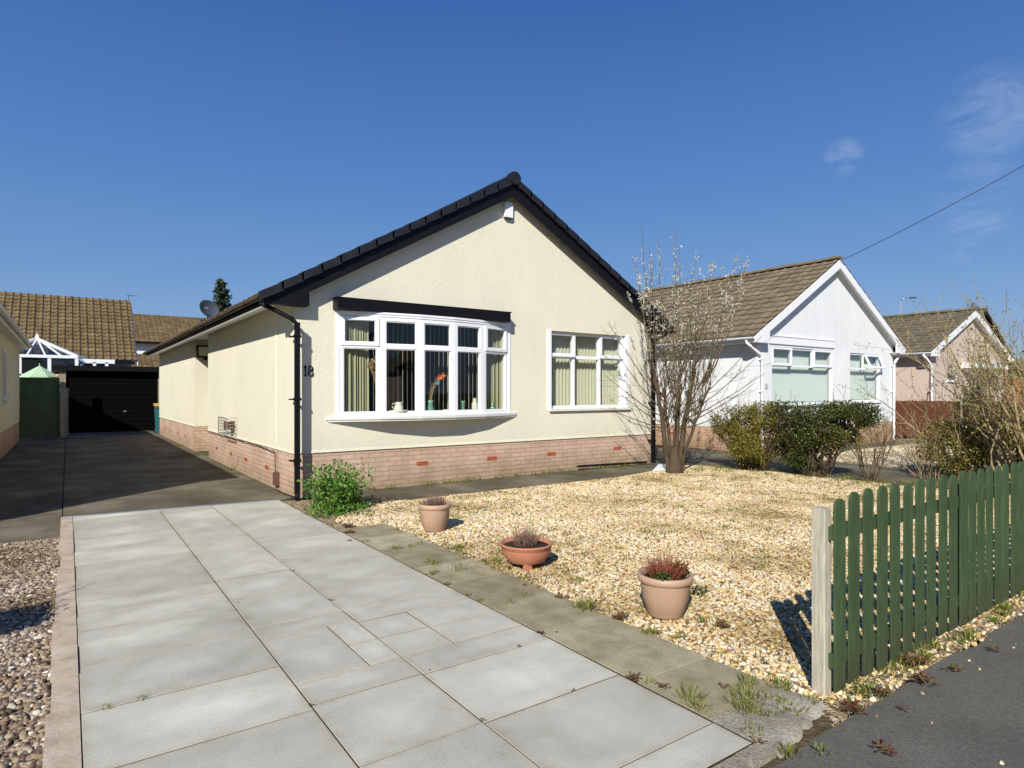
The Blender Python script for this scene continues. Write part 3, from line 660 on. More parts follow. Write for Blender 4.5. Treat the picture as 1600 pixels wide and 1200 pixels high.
def gutter_mb(x, z, y0, y1, r=.056, side=-1):
    m = MB()
    pr = [(x + r*math.cos(t), z + r*math.sin(t)) for t in [PI + PI*k/10 for k in range(11)]]
    pr += [(x + (r-.006)*math.cos(t), z + (r-.006)*math.sin(t)) for t in [2*PI - PI*k/10 for k in range(11)]]
    m.prism(pr, 'y', y0, y1, smooth=True)
    m.prism(pr[:11], 'y', y0, y0+.005); m.prism(pr[:11], 'y', y1-.005, y1)
    yy = y0 + 1
    while yy < y1:
        m.prism([(x + (r+.008)*math.cos(t), z + (r+.008)*math.sin(t)) for t in [PI + PI*k/10 for k in range(11)]], 'y', yy, yy+.03, smooth=True); yy += 1.9
    return m
def digits(text, x, z, y, h, mat, parent, name='house_number', slant=0):
    """hand drawn numerals with swelling strokes, standing proud of the wall"""
    m = MB()
    def stroke(pts, ws, closed=False):
        n = len(pts); L1, L2 = [], []
        for i, p in enumerate(pts):
            a = pts[(i-1) % n] if (closed or i) else p; b = pts[(i+1) % n] if (closed or i < n-1) else p
            dx, dy = b[0]-a[0], b[1]-a[1]; l = math.hypot(dx, dy) or 1; nx, ny = -dy/l, dx/l; w = ws[i]/2
            L1.append((p[0]+nx*w, p[1]+ny*w)); L2.append((p[0]-nx*w, p[1]-ny*w))
        rng = range(n if closed else n-1)
        for i in rng:
            j = (i+1) % n; q = [L1[i], L2[i], L2[j], L1[j]]
            q = [(x + (a + b*slant)*h, z + b*h) for a, b in q]
            m.prism(q, 'y', y-.012, y-.002)
    cx_ = 0
    for ch in text:
        if ch == '1':
            stroke([(cx_+.02, .74), (cx_+.10, .86), (cx_+.17, 1.0)], [.03, .10, .12])
            stroke([(cx_+.17, 1.0), (cx_+.17, .6), (cx_+.17, .2), (cx_+.15, .02)], [.13, .11, .11, .17]); stroke([(cx_+.03, .0), (cx_+.15, .05), (cx_+.30, .02)], [.05, .09, .05]); cx_ += .46
        elif ch == '8':
            for cy_, rx, ry in ((.74, .17, .235), (.265, .21, .26)):
                P = [(cx_+.2 + rx*math.cos(t), cy_ + ry*math.sin(t)) for t in [2*PI*k/20 for k in range(20)]]
                stroke(P, [.06 + .07*abs(math.cos(2*PI*k/20 + .5)) for k in range(20)], True)
            cx_ += .5
        elif ch == '6':
            P = [(cx_+.18 + .16*math.cos(t), .24 + .22*math.sin(t)) for t in [2*PI*k/16 for k in range(16)]]; stroke(P, [.08]*16, True)
            stroke([(cx_+.02, .28), (cx_+.06, .6), (cx_+.18, .88), (cx_+.32, 1.0)], [.09, .09, .08, .06]); cx_ += .45
    return m.build(name, mat, parent)

# ------------------------------------------------------------------ the main bungalow
house = thing('bungalow', 'cream rendered bungalow with a black trimmed gable, number 18 and a bow window', 'house', (6.45, 9.25, 0))
X0, X1, YB = 2.68, 10.22, 25.7
AX, AZ, SL = 6.45, 5.345, .568          # apex of the roof plane and its slope
rz = lambda x: AZ - SL*abs(x-AX)
w = MB()
BAY = (3.42, 6.36, 1.178, 2.79); W2 = (7.455, 9.44, 1.235, 2.715)
walled(w, X0, X1, .655, 2.84, FRONT, FRONT+.28, [BAY, W2])
w.prism([(X0, 2.84), (X1, 2.84), (X1, rz(X1)-.10), (AX, AZ-.10), (X0, rz(X0)-.10)], 'y', FRONT, FRONT+.28)
w.box(X0, X0+.28, FRONT+.28, 16.1, .655, 2.97); w.box(X0+.28, 3.9, 15.9, 16.1, .655, 2.97)      # near side wall, porch return
w.box(3.7, 3.9, 16.1, 18.0, .0, 2.97)
w.box(X0, X0+.28, 18.2, YB, .655, 2.97); w.box(X0, 3.9, 18.0, 18.2, .655, 2.97)
w.box(X1-.28, X1, FRONT+.28, YB, .655, 2.9); w.box(X0+.28, X1-.28, YB-.28, YB, .655, 2.9)
w.prism([(X0, 2.9), (X1, 2.9), (AX, AZ-.1)], 'y', YB-.28, YB)
# the bell cast at the foot of the render
w.prism([(FRONT-.009, .655), (FRONT, .655), (FRONT, .70)], 'x', X0, X1)
w.prism([(X0-.009, .655), (X0, .655), (X0, .70)], 'y', FRONT-.02, 16.1)
w.prism([(X0-.009, .655), (X0, .655), (X0, .70)], 'y', 18.0, YB)
w.box(X0-.012, X0, 10.2, 10.24, .70, 2.8)                                                        # render stop bead
w.build('wall', M['cream'], house)
pb = MB(); p_ = .012
pb.box(X0+p_, X1-p_, FRONT+p_, FRONT+.26, 0, .655); pb.box(X0+p_, X0+.26, FRONT+.26, 16.088, 0, .655); pb.box(X0+.26, 3.9, 15.9, 16.088, 0, .655)
pb.box(X0+p_, X0+.26, 18.012, YB, 0, .655); pb.box(X0+.26, 3.9, 18.012, 18.2, 0, .655); pb.box(X1-.26, X1-p_, FRONT+.26, YB, 0, .655)
pb.build('plinth', M['brick'], house)
# dark inside: floor, ceiling, partitions
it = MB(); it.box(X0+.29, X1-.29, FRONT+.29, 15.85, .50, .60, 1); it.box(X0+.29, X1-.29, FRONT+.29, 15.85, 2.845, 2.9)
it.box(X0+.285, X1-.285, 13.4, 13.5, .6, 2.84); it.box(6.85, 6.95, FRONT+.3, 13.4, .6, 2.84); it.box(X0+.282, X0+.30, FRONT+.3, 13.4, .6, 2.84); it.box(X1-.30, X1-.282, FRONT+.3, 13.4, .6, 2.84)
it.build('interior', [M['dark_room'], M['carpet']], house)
# roof
rf = MB(); XE0, XE1 = 2.19, 10.71
tile_slope(rf, XE0, rz(XE0)-.03, AX, AZ-.03, FRONT-.12, YB+.2, samp=4)
tile_slope(rf, XE1, rz(XE1)-.03, AX, AZ-.03, FRONT-.12, YB+.2, samp=4)
rf.prism([(XE0+.12, rz(XE0+.12)-.10), (AX, AZ-.10), (XE1-.12, rz(XE1-.12)-.10), (XE1-.12, rz(XE1-.12)-.06), (AX, AZ-.06), (XE0+.12, rz(XE0+.12)-.06)], 'y', FRONT-.10, YB+.15)
roof = rf.build('roof', M['tile_main'], house)
rt = MB(); ridge_tiles(rt, AX, AZ-.02, FRONT-.16, YB+.2, r=.115)
rt.prism([(AX + .125*math.cos(t), AZ-.01 + .115*math.sin(t)) for t in [2*PI*k/18 for k in range(18)]], 'y', FRONT-.25, FRONT-.14)
rt.build('ridge', M['verge'], roof)
vg = MB()                                            # interlocking dry verge units stepping down both edges
for s in (-1, 1):
    Lx = abs(XE0-AX) if s < 0 else abs(XE1-AX); n = 15
    for k in range(n):
        xa, xb = AX + s*(.07 + (Lx-.07)*k/n), AX + s*(.07 + (Lx-.07)*(k+1)/n + .02)
        za, zb = rz(xa), rz(xb); st = .018
        prof = [(xa, za+.022), (xb, zb+.022+st), (xb+s*.012, zb+st*.4), (xb, zb-.085), (xa, za-.105)]
        if s < 0: prof = prof[::-1]
        vg.prism(prof, 'y', FRONT-.235, FRONT-.12 )
        vg.prism([(xa, za+.022), (xb, zb+.022+st), (xb, zb+.03), (xa, za+.0)], 'y', FRONT-.121, FRONT-.03)
vg.build('verge', M['verge'], roof)
bb = MB()                                            # black bargeboards with boxed ends
for s in (-1, 1):
    xe = AX + s*(AX-XE0-.06)
    q = [(AX, AZ-.06), (xe, rz(xe)-.06), (xe, rz(xe)-.24 if s > 0 else 2.80), (AX, AZ-.31)]
    xb = AX + s*3.62
    q = [(AX, AZ-.05), (xe, rz(xe)-.05), (xe, 2.79), (xb, 2.79), (xb, rz(xb)-.30), (AX, AZ-.32)]
    bb.prism(q, 'y', FRONT-.175, FRONT-.15)
    bb.prism([(xe, 2.79), (xb, 2.79), (xb, 2.805), (xe, 2.805)], 'y', FRONT-.15, FRONT)
    bb.prism([(xb, 2.805), (xb-s*.02, 2.805), (xb-s*.02, rz(xb)-.30), (xb, rz(xb)-.30)], 'y', FRONT-.15, FRONT)
    bb.prism([(AX, AZ-.12), (xe, rz(xe)-.12), (xe, rz(xe)-.135), (AX, AZ-.135)], 'y', FRONT-.15, FRONT)
bb.build('bargeboard', M['black'], house)
for q in ((2.30, 2.325), (10.575, 10.60)): fs = MB(); fs.box(*q, FRONT-.12, YB+.18, 2.80, 2.95); fs.build('fascia', M['black'], house)
sf = MB()
sf.prism([(2.29, 2.792), (2.33, 2.792), (X0, 2.90), (X0, 2.93), (2.33, 2.825), (2.29, 2.80)], 'y', FRONT-.0, YB+.18)
sf.prism([(10.61, 2.792), (10.57, 2.792), (X1, 2.90), (X1, 2.93), (10.57, 2.825)], 'y', FRONT-.0, YB+.18)
sf.box(X0, 3.7, 16.1, 18.0, 2.90, 2.93)
sf.build('soffit', M['sillm'], house)
for gx in (2.238, 10.662): gutter_mb(gx, 2.93, FRONT-.12, YB+.12).build('gutter', M['black'], house)
dp = MB()
dp.box(2.205, 2.275, 9.22, 9.30, 2.80, 2.90)
dp.tube([(2.24, 9.26, 2.86), (2.24, 9.25, 2.79), (2.32, 9.20, 2.75), (2.60, 9.10, 2.60), (2.675, 9.09, 2.52), (2.675, 9.09, 2.3)], .034, n=10)
dp.rod((2.675, 9.09, 2.55), (2.675, 9.09, .10), .066, .066)
dp.tube([(2.675, 9.09, .12), (2.675, 9.08, .06), (2.66, 9.02, .03)], .036, n=10)
for z in (2.33, 1.43, .55): dp.box(2.63, 2.72, 9.052, 9.13, z, z+.045); dp.rod((2.60, 9.14, z+.02), (2.75, 9.14, z+.02), .02, .02); dp.box(2.60, 2.63, 9.13, 9.25, z+.01, z+.03)
dp.build('downpipe', M['black'], house)
dp2 = MB(); dp2.rod((10.16, 9.15, 2.70), (10.16, 9.15, .10), .068, .068); dp2.tube([(10.66, 9.22, 2.86), (10.60, 9.2, 2.78), (10.24, 9.15, 2.66), (10.16, 9.15, 2.58), (10.16, 9.15, 2.4)], .034, n=10)
for z in (2.2, 1.3, .5): dp2.box(10.11, 10.21, 9.11, 9.25, z, z+.04)
dp2.build('downpipe', M['black'], house)
for x, z in ((4.75, .384), (6.12, .384), (7.47, .385), (9.2, .40)): airbrick(house, x, FRONT+.012, z)
for y in (15.1, 13.6, 12.3, 10.82, 22.9, 21.1, 24.0, 19.6): airbrick(house, X0+.012, y, .31, 'y')
digits('18', 2.815, 1.785, FRONT, .155, M['black'], house)
# cable along the plinth, and the brown joint cover it drops to
cb = MB(); pts = []
for i in range(40): y = 16.2 - 5.9*i/39; pts.append((X0-.028, y, .655 - .035*abs(math.sin(i*.7))*R.uniform(.2, 1) - (.02 if i > 34 else 0)))
pts += [(X0-.028, 10.18, .56), (X0-.028, 10.13, .30), (X0-.028, 10.13, .12), (X0-.05, 10.05, .045), (X0-.06, 9.6, .05), (2.66, 9.12, .05)]
cb.tube(pts, .007, n=5); cb.build('cable', M['cable_black'], house)
jb = MB(); jb.box(X0-.055, X0+.012, 10.06, 10.20, .10, .30); jb.box(X0-.062, X0-.055, 10.075, 10.185, .115, .285); jb.build('cable_cover', M['brown_plastic'], house)
# balanced flue behind a wire guard
fl = MB()
FY0, FY1, FZ0, FZ1 = 12.9, 14.15, .74, 1.05
FY0, FY1 = 12.95, 13.75
n = 9
for i in range(n+1):
    y = FY0 + (FY1-FY0)*i/n; fl.tube([(X0, y, FZ0), (X0-.20, y, FZ0), (X0-.20, y, FZ1), (X0, y, FZ1)], .0035, n=4)
for i in range(6):
    z = FZ0 + (FZ1-FZ0)*i/5; fl.tube([(X0, FY0, z), (X0-.20, FY0, z), (X0-.20, FY1, z), (X0, FY1, z)], .0035, n=4)
for a, b in (((X0-.2, FY0, FZ0), (X0-.2, FY0, FZ1)), ((X0-.2, FY1, FZ0), (X0-.2, FY1, FZ1)), ((X0-.2, FY0, FZ0), (X0-.2, FY1, FZ0)), ((X0-.2, FY0, FZ1), (X0-.2, FY1, FZ1))): fl.rod(a, b, .014, .014)
fg = fl.build('flue_guard', M['steel'], house)
f2 = MB(); f2.M = Matrix.Translation((X0, 13.35, .89)) @ Matrix.Rotation(-PI/2, 4, 'Y')
f2.box(-.09, .09, -.13, .13, 0, .05); f2.box(-.07, .07, -.10, .10, .05, .12)
for k in range(4): f2.box(-.075, .075, -.11 + k*.062, -.085 + k*.062, .12, .15)
f2.box(-.085, .085, -.12, .12, .15, .158)
f2.build('flue_terminal', M['brown_plastic'], fg)

# ---- bow window
Jx = [3.335, 3.96, 4.59, 5.21, 5.83, 6.452]; Jd = [0, .155, .235, .235, .155, 0]
bw = MB(); ZB, ZT, ZM = 1.18, 2.79, 2.262
panes = MB(); cas = []
I = Matrix.Identity(4)
facets = []
for i in range(5):
    a = Vector((Jx[i], FRONT-Jd[i], 0)); b = Vector((Jx[i+1], FRONT-Jd[i+1], 0)); L_ = (b-a).length; an = math.atan2(b.y-a.y, b.x-a.x)
    mt = Matrix.Translation(a) @ Matrix.Rotation(an, 4, 'Z'); facets.append((mt, L_)); bw.M = mt
    frame(bw, .008, L_-.008, ZB, ZT-.07, -.01, .06, .07)
    bw.box(.068, L_-.068, -.014, .055, ZM-.032, ZM+.032)
    bw.box(.0, L_, -.02, .06, ZT-.07, ZT-.035); bw.box(0, L_, -.03, .06, ZT-.035, ZT-.003)
    for q in ((.068, L_-.068, ZB+.06, ZM-.032), (.068, L_-.068, ZM+.032, ZT-.13)):
        if q[2] > 2 and i in (0, 4): continue
        frame(bw, *q, .0, .016, .02)
        panes.M = mt; panes.box(q[0]+.014, q[1]-.014, .014, .018, q[2]+.014, q[3]-.014)
for i in range(1, 5):
    bw.M = Matrix.Translation((Jx[i], FRONT-Jd[i], 0)); bw.prism([(.02*math.cos(t), .012+.022*math.sin(t)) for t in [2*PI*k/10 for k in range(10)]], 'z', ZB, ZT-.036, smooth=True)
bw.M = I
bw.box(3.30, 3.345, FRONT-.02, FRONT+.10, ZB-.0, ZT-.01); bw.box(3.345, 3.423, FRONT+.03, FRONT+.10, ZB, ZT)
bw.box(6.445, 6.50, FRONT-.02, FRONT+.10, ZB-.0, ZT-.01); bw.box(6.357, 6.445, FRONT+.03, FRONT+.10, ZB, ZT)
bow = bw.build('bow_window', M['upvc'], house)
for i in (0, 4):
    mt, L_ = facets[i]; c, gg = casement(bow, mt, .04, L_-.04, ZM+.005, ZT-.085, -.02); 
    panes.M = mt; panes.box(.10, L_-.10, .0, .004, ZM+.06, ZT-.13)
panes.M = I; panes.build('pane', M['glass'], bow)
def bowpoly(off, ex):
    return [(Jx[0]-ex, FRONT+.0)] + [(Jx[0]-ex, FRONT-off*.25)] + [(Jx[i], FRONT-Jd[i]-off) for i in range(1, 5)] + [(Jx[5]+ex, FRONT-off*.25), (Jx[5]+ex, FRONT)]
sl_ = MB(); sl_.prism(bowpoly(.075, .19), 'z', 1.135, 1.18); sl_.prism(bowpoly(.055, .16), 'z', 1.105, 1.135); sl_.build('sill', M['sillm'], bow)
ib = MB(); P_ = [(3.43, FRONT+.40), (3.43, FRONT+.06)] + [(Jx[i], FRONT-Jd[i]+.07) for i in range(1, 5)] + [(6.35, FRONT+.06), (6.35, FRONT+.40)]
ib.prism(P_, 'z', 1.186, 1.205); ib.build('inner_sill', M['white_paint'], bow); ib = MB(); ib.prism(P_, 'z', 2.70, 2.72); ib.build('inner_head', M['white_paint'], bow)
cn = MB(); cn.prism([(3.25, FRONT), (6.40, FRONT), (6.38, FRONT-.20), (3.25, FRONT-.20)], 'z', 2.795, 2.955); cn.box(3.24, 6.41, FRONT-.205, FRONT, 2.957, 2.968); cn.build('window_canopy', M['black'], bow)
# ---- right hand window
w2 = MB(); x0, x1, z0, z1 = W2; YW = FRONT + .10
frame(w2, x0, x1, z0, z1, YW, .055, .07)
mA, mB_, tz = x0+.645, x0+1.335, 2.235
for mx_ in (mA, mB_): w2.box(mx_-.03, mx_+.03, YW-.002, YW+.07, z0+.055, z1-.055)
for a, b in ((x0+.055, mA-.03), (mA+.03, mB_-.03), (mB_+.03, x1-.055)): w2.box(a, b, YW-.001, YW+.07, tz-.03, tz+.03)
w2.box(x0-.10, x0+.003, FRONT-.010, FRONT+.0985, z0-.02, z1+.02); w2.box(x1-.003, x1+.10, FRONT-.010, FRONT+.10, z0-.02, z1+.02)
win2 = w2.build('window', M['upvc'], house)
g2 = MB()
for a, b in ((x0+.055, mA-.03), (mA+.03, mB_-.03), (mB_+.03, x1-.055)):
    g2.box(a, b, YW+.03, YW+.034, z0+.055, tz-.03)
g2.box(mA+.03, mB_-.03, YW+.03, YW+.034, tz+.03, z1-.055)
for a, b in ((x0+.01, mA+.015), (mB_-.015, x1-.01)):
    c, q = casement(win2, I, a, b, tz-.0, z1-.01, YW-.03, w=.055); g2.box(a+.055, b-.055, YW-.014, YW-.010, tz+.055, z1-.065)
g2.build('pane', M['glass'], win2)
s2 = MB(); s2.box(x0-.06, x1+.10, FRONT-.055, FRONT+.10, z0-.045, z0-.002); s2.build('sill', M['sillm'], win2)
# things inside the windows
tag(slats('window_blind', x0-.02, x1+.16, z0+.03, 2.70, FRONT+.29, M['blind_green'], ang=-38, pitch=.086), 'sage green vertical blind closed behind the window right of the bow window', 'blind')
for i in (0, 1, 2, 3, 4):
    pass
tag(slats('window_blind', 3.75, 6.1, 1.22, 2.68, FRONT+.14, M['blind_cream'], ang=66, pitch=.083, jit=7), 'open cream vertical blind with edge-on slats behind the bow window', 'blind')
def curtain(x0, x1, z0, z1, y, label, ph):
    m = MB(); n = 70; vs = []
    for i in range(n+1):
        x = x0+(x1-x0)*i/n; d = .03*math.sin(i*.85+ph) + .015*math.sin(i*.37+ph*2)
        vs += [(x, y+d*1.2, z0), (x, y+d*1.1, (z0+z1)/2), (x, y+d*.6, z1)]
    m.add(vs, [(3*i+k, 3*i+3+k, 3*i+4+k, 3*i+1+k) for i in range(n) for k in (0, 1)], smooth=True)
    return tag(m.build('curtain', M['curtain'], None), label, 'curtain')
curtain(3.46, 3.86, 1.22, 2.66, FRONT+.07, 'olive cream curtain gathered at the left end of the bow window', 0)
curtain(5.97, 6.33, 1.22, 2.66, FRONT+.07, 'olive cream curtain gathered at the right end of the bow window', 1.3)
IZ = 1.205
def flowers(m, x, y, z, n, h, s, sp, mi):
    for _ in range(n):
        p = Vector((x+R.uniform(-sp, sp), y+R.uniform(-sp, sp), z+R.uniform(-sp, sp)*.8))
        for k in range(5):
            a = R.uniform(0, 6.28); d = Vector((math.cos(a), R.uniform(-.6, .2), math.sin(a)))*s; t = d.cross(Vector((0, 1, 0)))*.4
            m.add([p, p+d*.5+t, p+d, p+d*.5-t], [(0, 1, 2, 3)], mi=mi)
t = thing('vase', 'green glass stem vase holding dried flowers at the left of the bow window sill', 'vase', (3.93, FRONT-.04, IZ))
m = MB(); m.lathe([(0, 0), (.035, 0), (.03, .02), (.018, .06), (.016, .42), (.026, .45), (.02, .45)], c=(3.93, FRONT-.04, IZ), n=14); m.build('body', M['stemgreen'], t)
m = MB()
for _ in range(26):
    a, b = R.uniform(-.13, .06), R.uniform(-.04, .04); m.tube([(3.93, FRONT-.04, IZ+.42), (3.93+a*.5, FRONT-.04+b*.5, IZ+.62), (3.93+a, FRONT-.04+b, IZ+.72+R.uniform(-.05, .22))], [.003, .003, .006], n=4)
flowers(m, 3.89, FRONT-.05, IZ+.78, 34, 0, .035, .08, 0); m.build('dried_flowers', M['dried'], t)
t = thing('jug', 'cream jug standing in a matching bowl on the bow window sill', 'jug', (4.28, FRONT-.10, IZ))
m = MB(); m.lathe([(0, .03), (.05, .035), (.075, .07), (.07, .12), (.045, .16), (.055, .19), (.05, .19), (.04, .16)], c=(4.28, FRONT-.10, IZ)); m.tube([(4.23, FRONT-.1, IZ+.16), (4.18, FRONT-.1, IZ+.17), (4.165, FRONT-.1, IZ+.12), (4.21, FRONT-.1, IZ+.07)], .008, n=7); m.prism([(4.32, IZ+.17), (4.36, IZ+.20), (4.32, IZ+.19)], 'y', FRONT-.115, FRONT-.085); m.build('pitcher', M['porcelain'], t)
m = MB(); m.lathe([(0, .0), (.07, 0), (.075, .01), (.13, .045), (.155, .06), (.15, .065), (.07, .03), (0, .028)], c=(4.28, FRONT-.10, IZ)); m.build('bowl', M['porcelain'], t)
t = thing('vase', 'green glass vase of orange and turquoise flowers in the middle of the bow window', 'vase', (4.83, FRONT-.12, IZ))
m = MB(); m.lathe([(0, 0), (.06, 0), (.065, .05), (.04, .16), (.055, .22), (.048, .22), (.035, .16)], c=(4.83, FRONT-.12, IZ)); m.build('body', M['greenglass'], t)
m = MB()
for dx, dz in ((.1, .56), (.16, .6), (.08, .46), (.0, .36), (-.05, .42), (-.09, .36), (.2, .55), (.03, .5)): m.tube([(4.83, FRONT-.12, IZ+.12), (4.83+dx*.3, FRONT-.12, IZ+.12+dz*.5), (4.83+dx, FRONT-.13, IZ+dz)], .004, n=4)
m.build('stems', M['dried'], t)
m = MB(); flowers(m, 4.97, FRONT-.15, IZ+.57, 5, 0, .045, .02, 0); flowers(m, 5.04, FRONT-.15, IZ+.62, 5, 0, .045, .02, 0); flowers(m, 5.0, FRONT-.15, IZ+.60, 4, 0, .04, .05, 0); m.build('orange_flowers', M['orangeflower'], t)
m = MB(); flowers(m, 4.93, FRONT-.15, IZ+.50, 6, 0, .035, .02, 0); m.build('blue_flowers', M['blueflower'], t)
m = MB(); m.lathe([(0, 0), (.045, 0), (.045, .03), (.05, .06), (.042, .06), (.04, .02)], c=(5.12, FRONT-.13, IZ)); tag(m.build('bowl', M['porcelain'], None), 'small white bowl beside the vase of orange flowers', 'bowl')
m = MB(); m.lathe([(0, 0), (.045, 0), (.05, .03), (.032, .10), (.036, .15), (.052, .2), (.045, .2), (.03, .12)], c=(5.47, FRONT-.07, IZ)); tag(m.build('vase', M['greenglass'], None), 'pale green waisted vase in the fourth bay of the bow window', 'vase')
m = MB(); m.lathe([(0, 0), (.05, 0), (.055, .06), (.052, .15), (.03, .19), (.034, .22), (.02, .24), (0, .25)], c=(5.74, FRONT-.03, IZ)); tag(m.build('jar', M['porcelain'], None), 'cream lidded jar right of the pale green vase', 'jar')
m = MB(); m.lathe([(0, 0), (.045, 0), (.05, .05), (.03, .10), (.012, .13), (.012, .19), (0, .2)], c=(6.13, FRONT+.0, IZ)); tag(m.build('bottle', M['greenglass'], None), 'small pale bottle at the right end of the bow window', 'bottle')
# fixtures on the house
t = thing('alarm_box', 'white alarm box under the apex of the cream gable', 'alarm box', (6.44, FRONT, 4.79))
m = MB(); m.prism([(-.085, -.10), (.085, -.10), (.085, .15), (.06, .17), (-.06, .17), (-.085, .15)], 'y', -.07, 0); m.M = I; m.v = [(x+6.44, y+FRONT, z+4.78) for x, y, z in m.v]; m.build('cover', M['upvc'], t)
m = MB(); m.box(6.37, 6.51, FRONT-.06, FRONT-.005, 4.655, 4.68); m.build('strobe', M['dishgrey'], t)
t = thing('floodlight', 'black framed floodlight on the cream wall facing the driveway', 'floodlight', (2.95, 18.0, 2.6))
m = MB(); m.M = Matrix.Translation((2.93, 17.86, 2.60)) @ Matrix.Rotation(rad(-8), 4, 'X'); m.box(-.20, .20, 0, .10, -.14, .14); frame(m, -.22, .22, -.16, .16, -.02, .04, .04); m.M = I; m.box(2.90, 2.96, 17.9, 18.0, 2.38, 2.46); m.tube([(2.93, 17.95, 2.42), (2.93, 17.90, 2.5)], .02, n=6); m.build('housing', M['black'], t)
m = MB(); m.M = Matrix.Translation((2.93, 17.86, 2.60)) @ Matrix.Rotation(rad(-8), 4, 'X'); m.box(-.18, .18, -.012, -.004, -.12, .12); m.build('lens', M['lampface'], t)
t = thing('satellite_dish', 'dark grey satellite dish above the cream bungalow roof edge', 'satellite dish', (3.15, 18.9, 3.45))
m = MB(); c = Vector((3.15, 18.9, 3.80)); m.M = Matrix.Translation(c) @ Matrix.Rotation(rad(20), 4, 'Z') @ Matrix.Rotation(rad(66), 4, 'X')
m.lathe([(r, .08*(r/.28)**2) for r in (0, .06, .12, .18, .24, .28)] + [(.285, .075), (.24, .045), (.15, .01), (0, -.012)], n=26); m.build('dish', M['dishgrey'], t)
m = MB(); m.tube([(3.12, 19.0, 3.2), (3.12, 18.98, 3.55), (3.14, 18.95, 3.82)], .02, n=8); m.tube([tuple(c + Vector((0, -.02, -.22))), tuple(c + Vector((-.12, -.45, .0)))], .01, n=6); m.box(c.x-.16, c.x-.08, c.y-.50, c.y-.42, c.z-.03, c.z+.03); m.build('bracket', M['steel'], t)

# ------------------------------------------------------------------ other houses
def simple_window(parent, x0, x1, z0, z1, y, lights=1, top=None, blind=None, openl=None, hole=True, wd=.05, sillm='white_paint'):
    """window in a wall facing -y; top = list of upper light widths"""
    m = MB(); frame(m, x0, x1, z0, z1, y+.03, wd, .06); gl = MB(); tz = z1 - .48*(z1-z0)/1.5 if top else z1-wd
    if top:
        m.box(x0+wd, x1-wd, y+.031, y+.09, tz-.025, tz+.025)
        xs = [x0] + list(top) + [x1]
        for q in top: m.box(q-.025, q+.025, y+.032, y+.09, tz+.025, z1-wd)
    xs2 = [x0+wd] + [x0 + (x1-x0)*i/lights for i in range(1, lights)] + [x1-wd]
    for q in xs2[1:-1]: m.box(q-.025, q+.025, y+.033, y+.09, z0+wd, tz-.025)
    o = m.build('window', M['upvc'], parent)
    gl.box(x0+wd, x1-wd, y+.05, y+.054, z0+wd, (tz-.025) if top else (z1-wd))
    if top:
        for i, (a, b) in enumerate(zip(xs, xs[1:])):
            if openl == i: 
                c, q = casement(o, I, a+.02, b-.01, tz-.01, z1-.02, y-.0, w=.05, tilt=rad(-24)); q.build('pane', M['glass'], o)
            elif i in (0, 2) and len(xs) > 3:
                c, q = casement(o, I, a+.01, b-.01, tz-.0, z1-.01, y-.0, w=.05); q.build('pane', M['glass'], o)
            else: gl.box(a+.04, b-.04, y+.05, y+.054, tz+.02, z1-wd)
    gl.build('pane', M['glass'], o)
    s_ = MB(); s_.box(x0-.05, x1+.05, y-.05, y+.03, z0-.05, z0-.001); s_.build('sill', M[sillm], o)
    return o
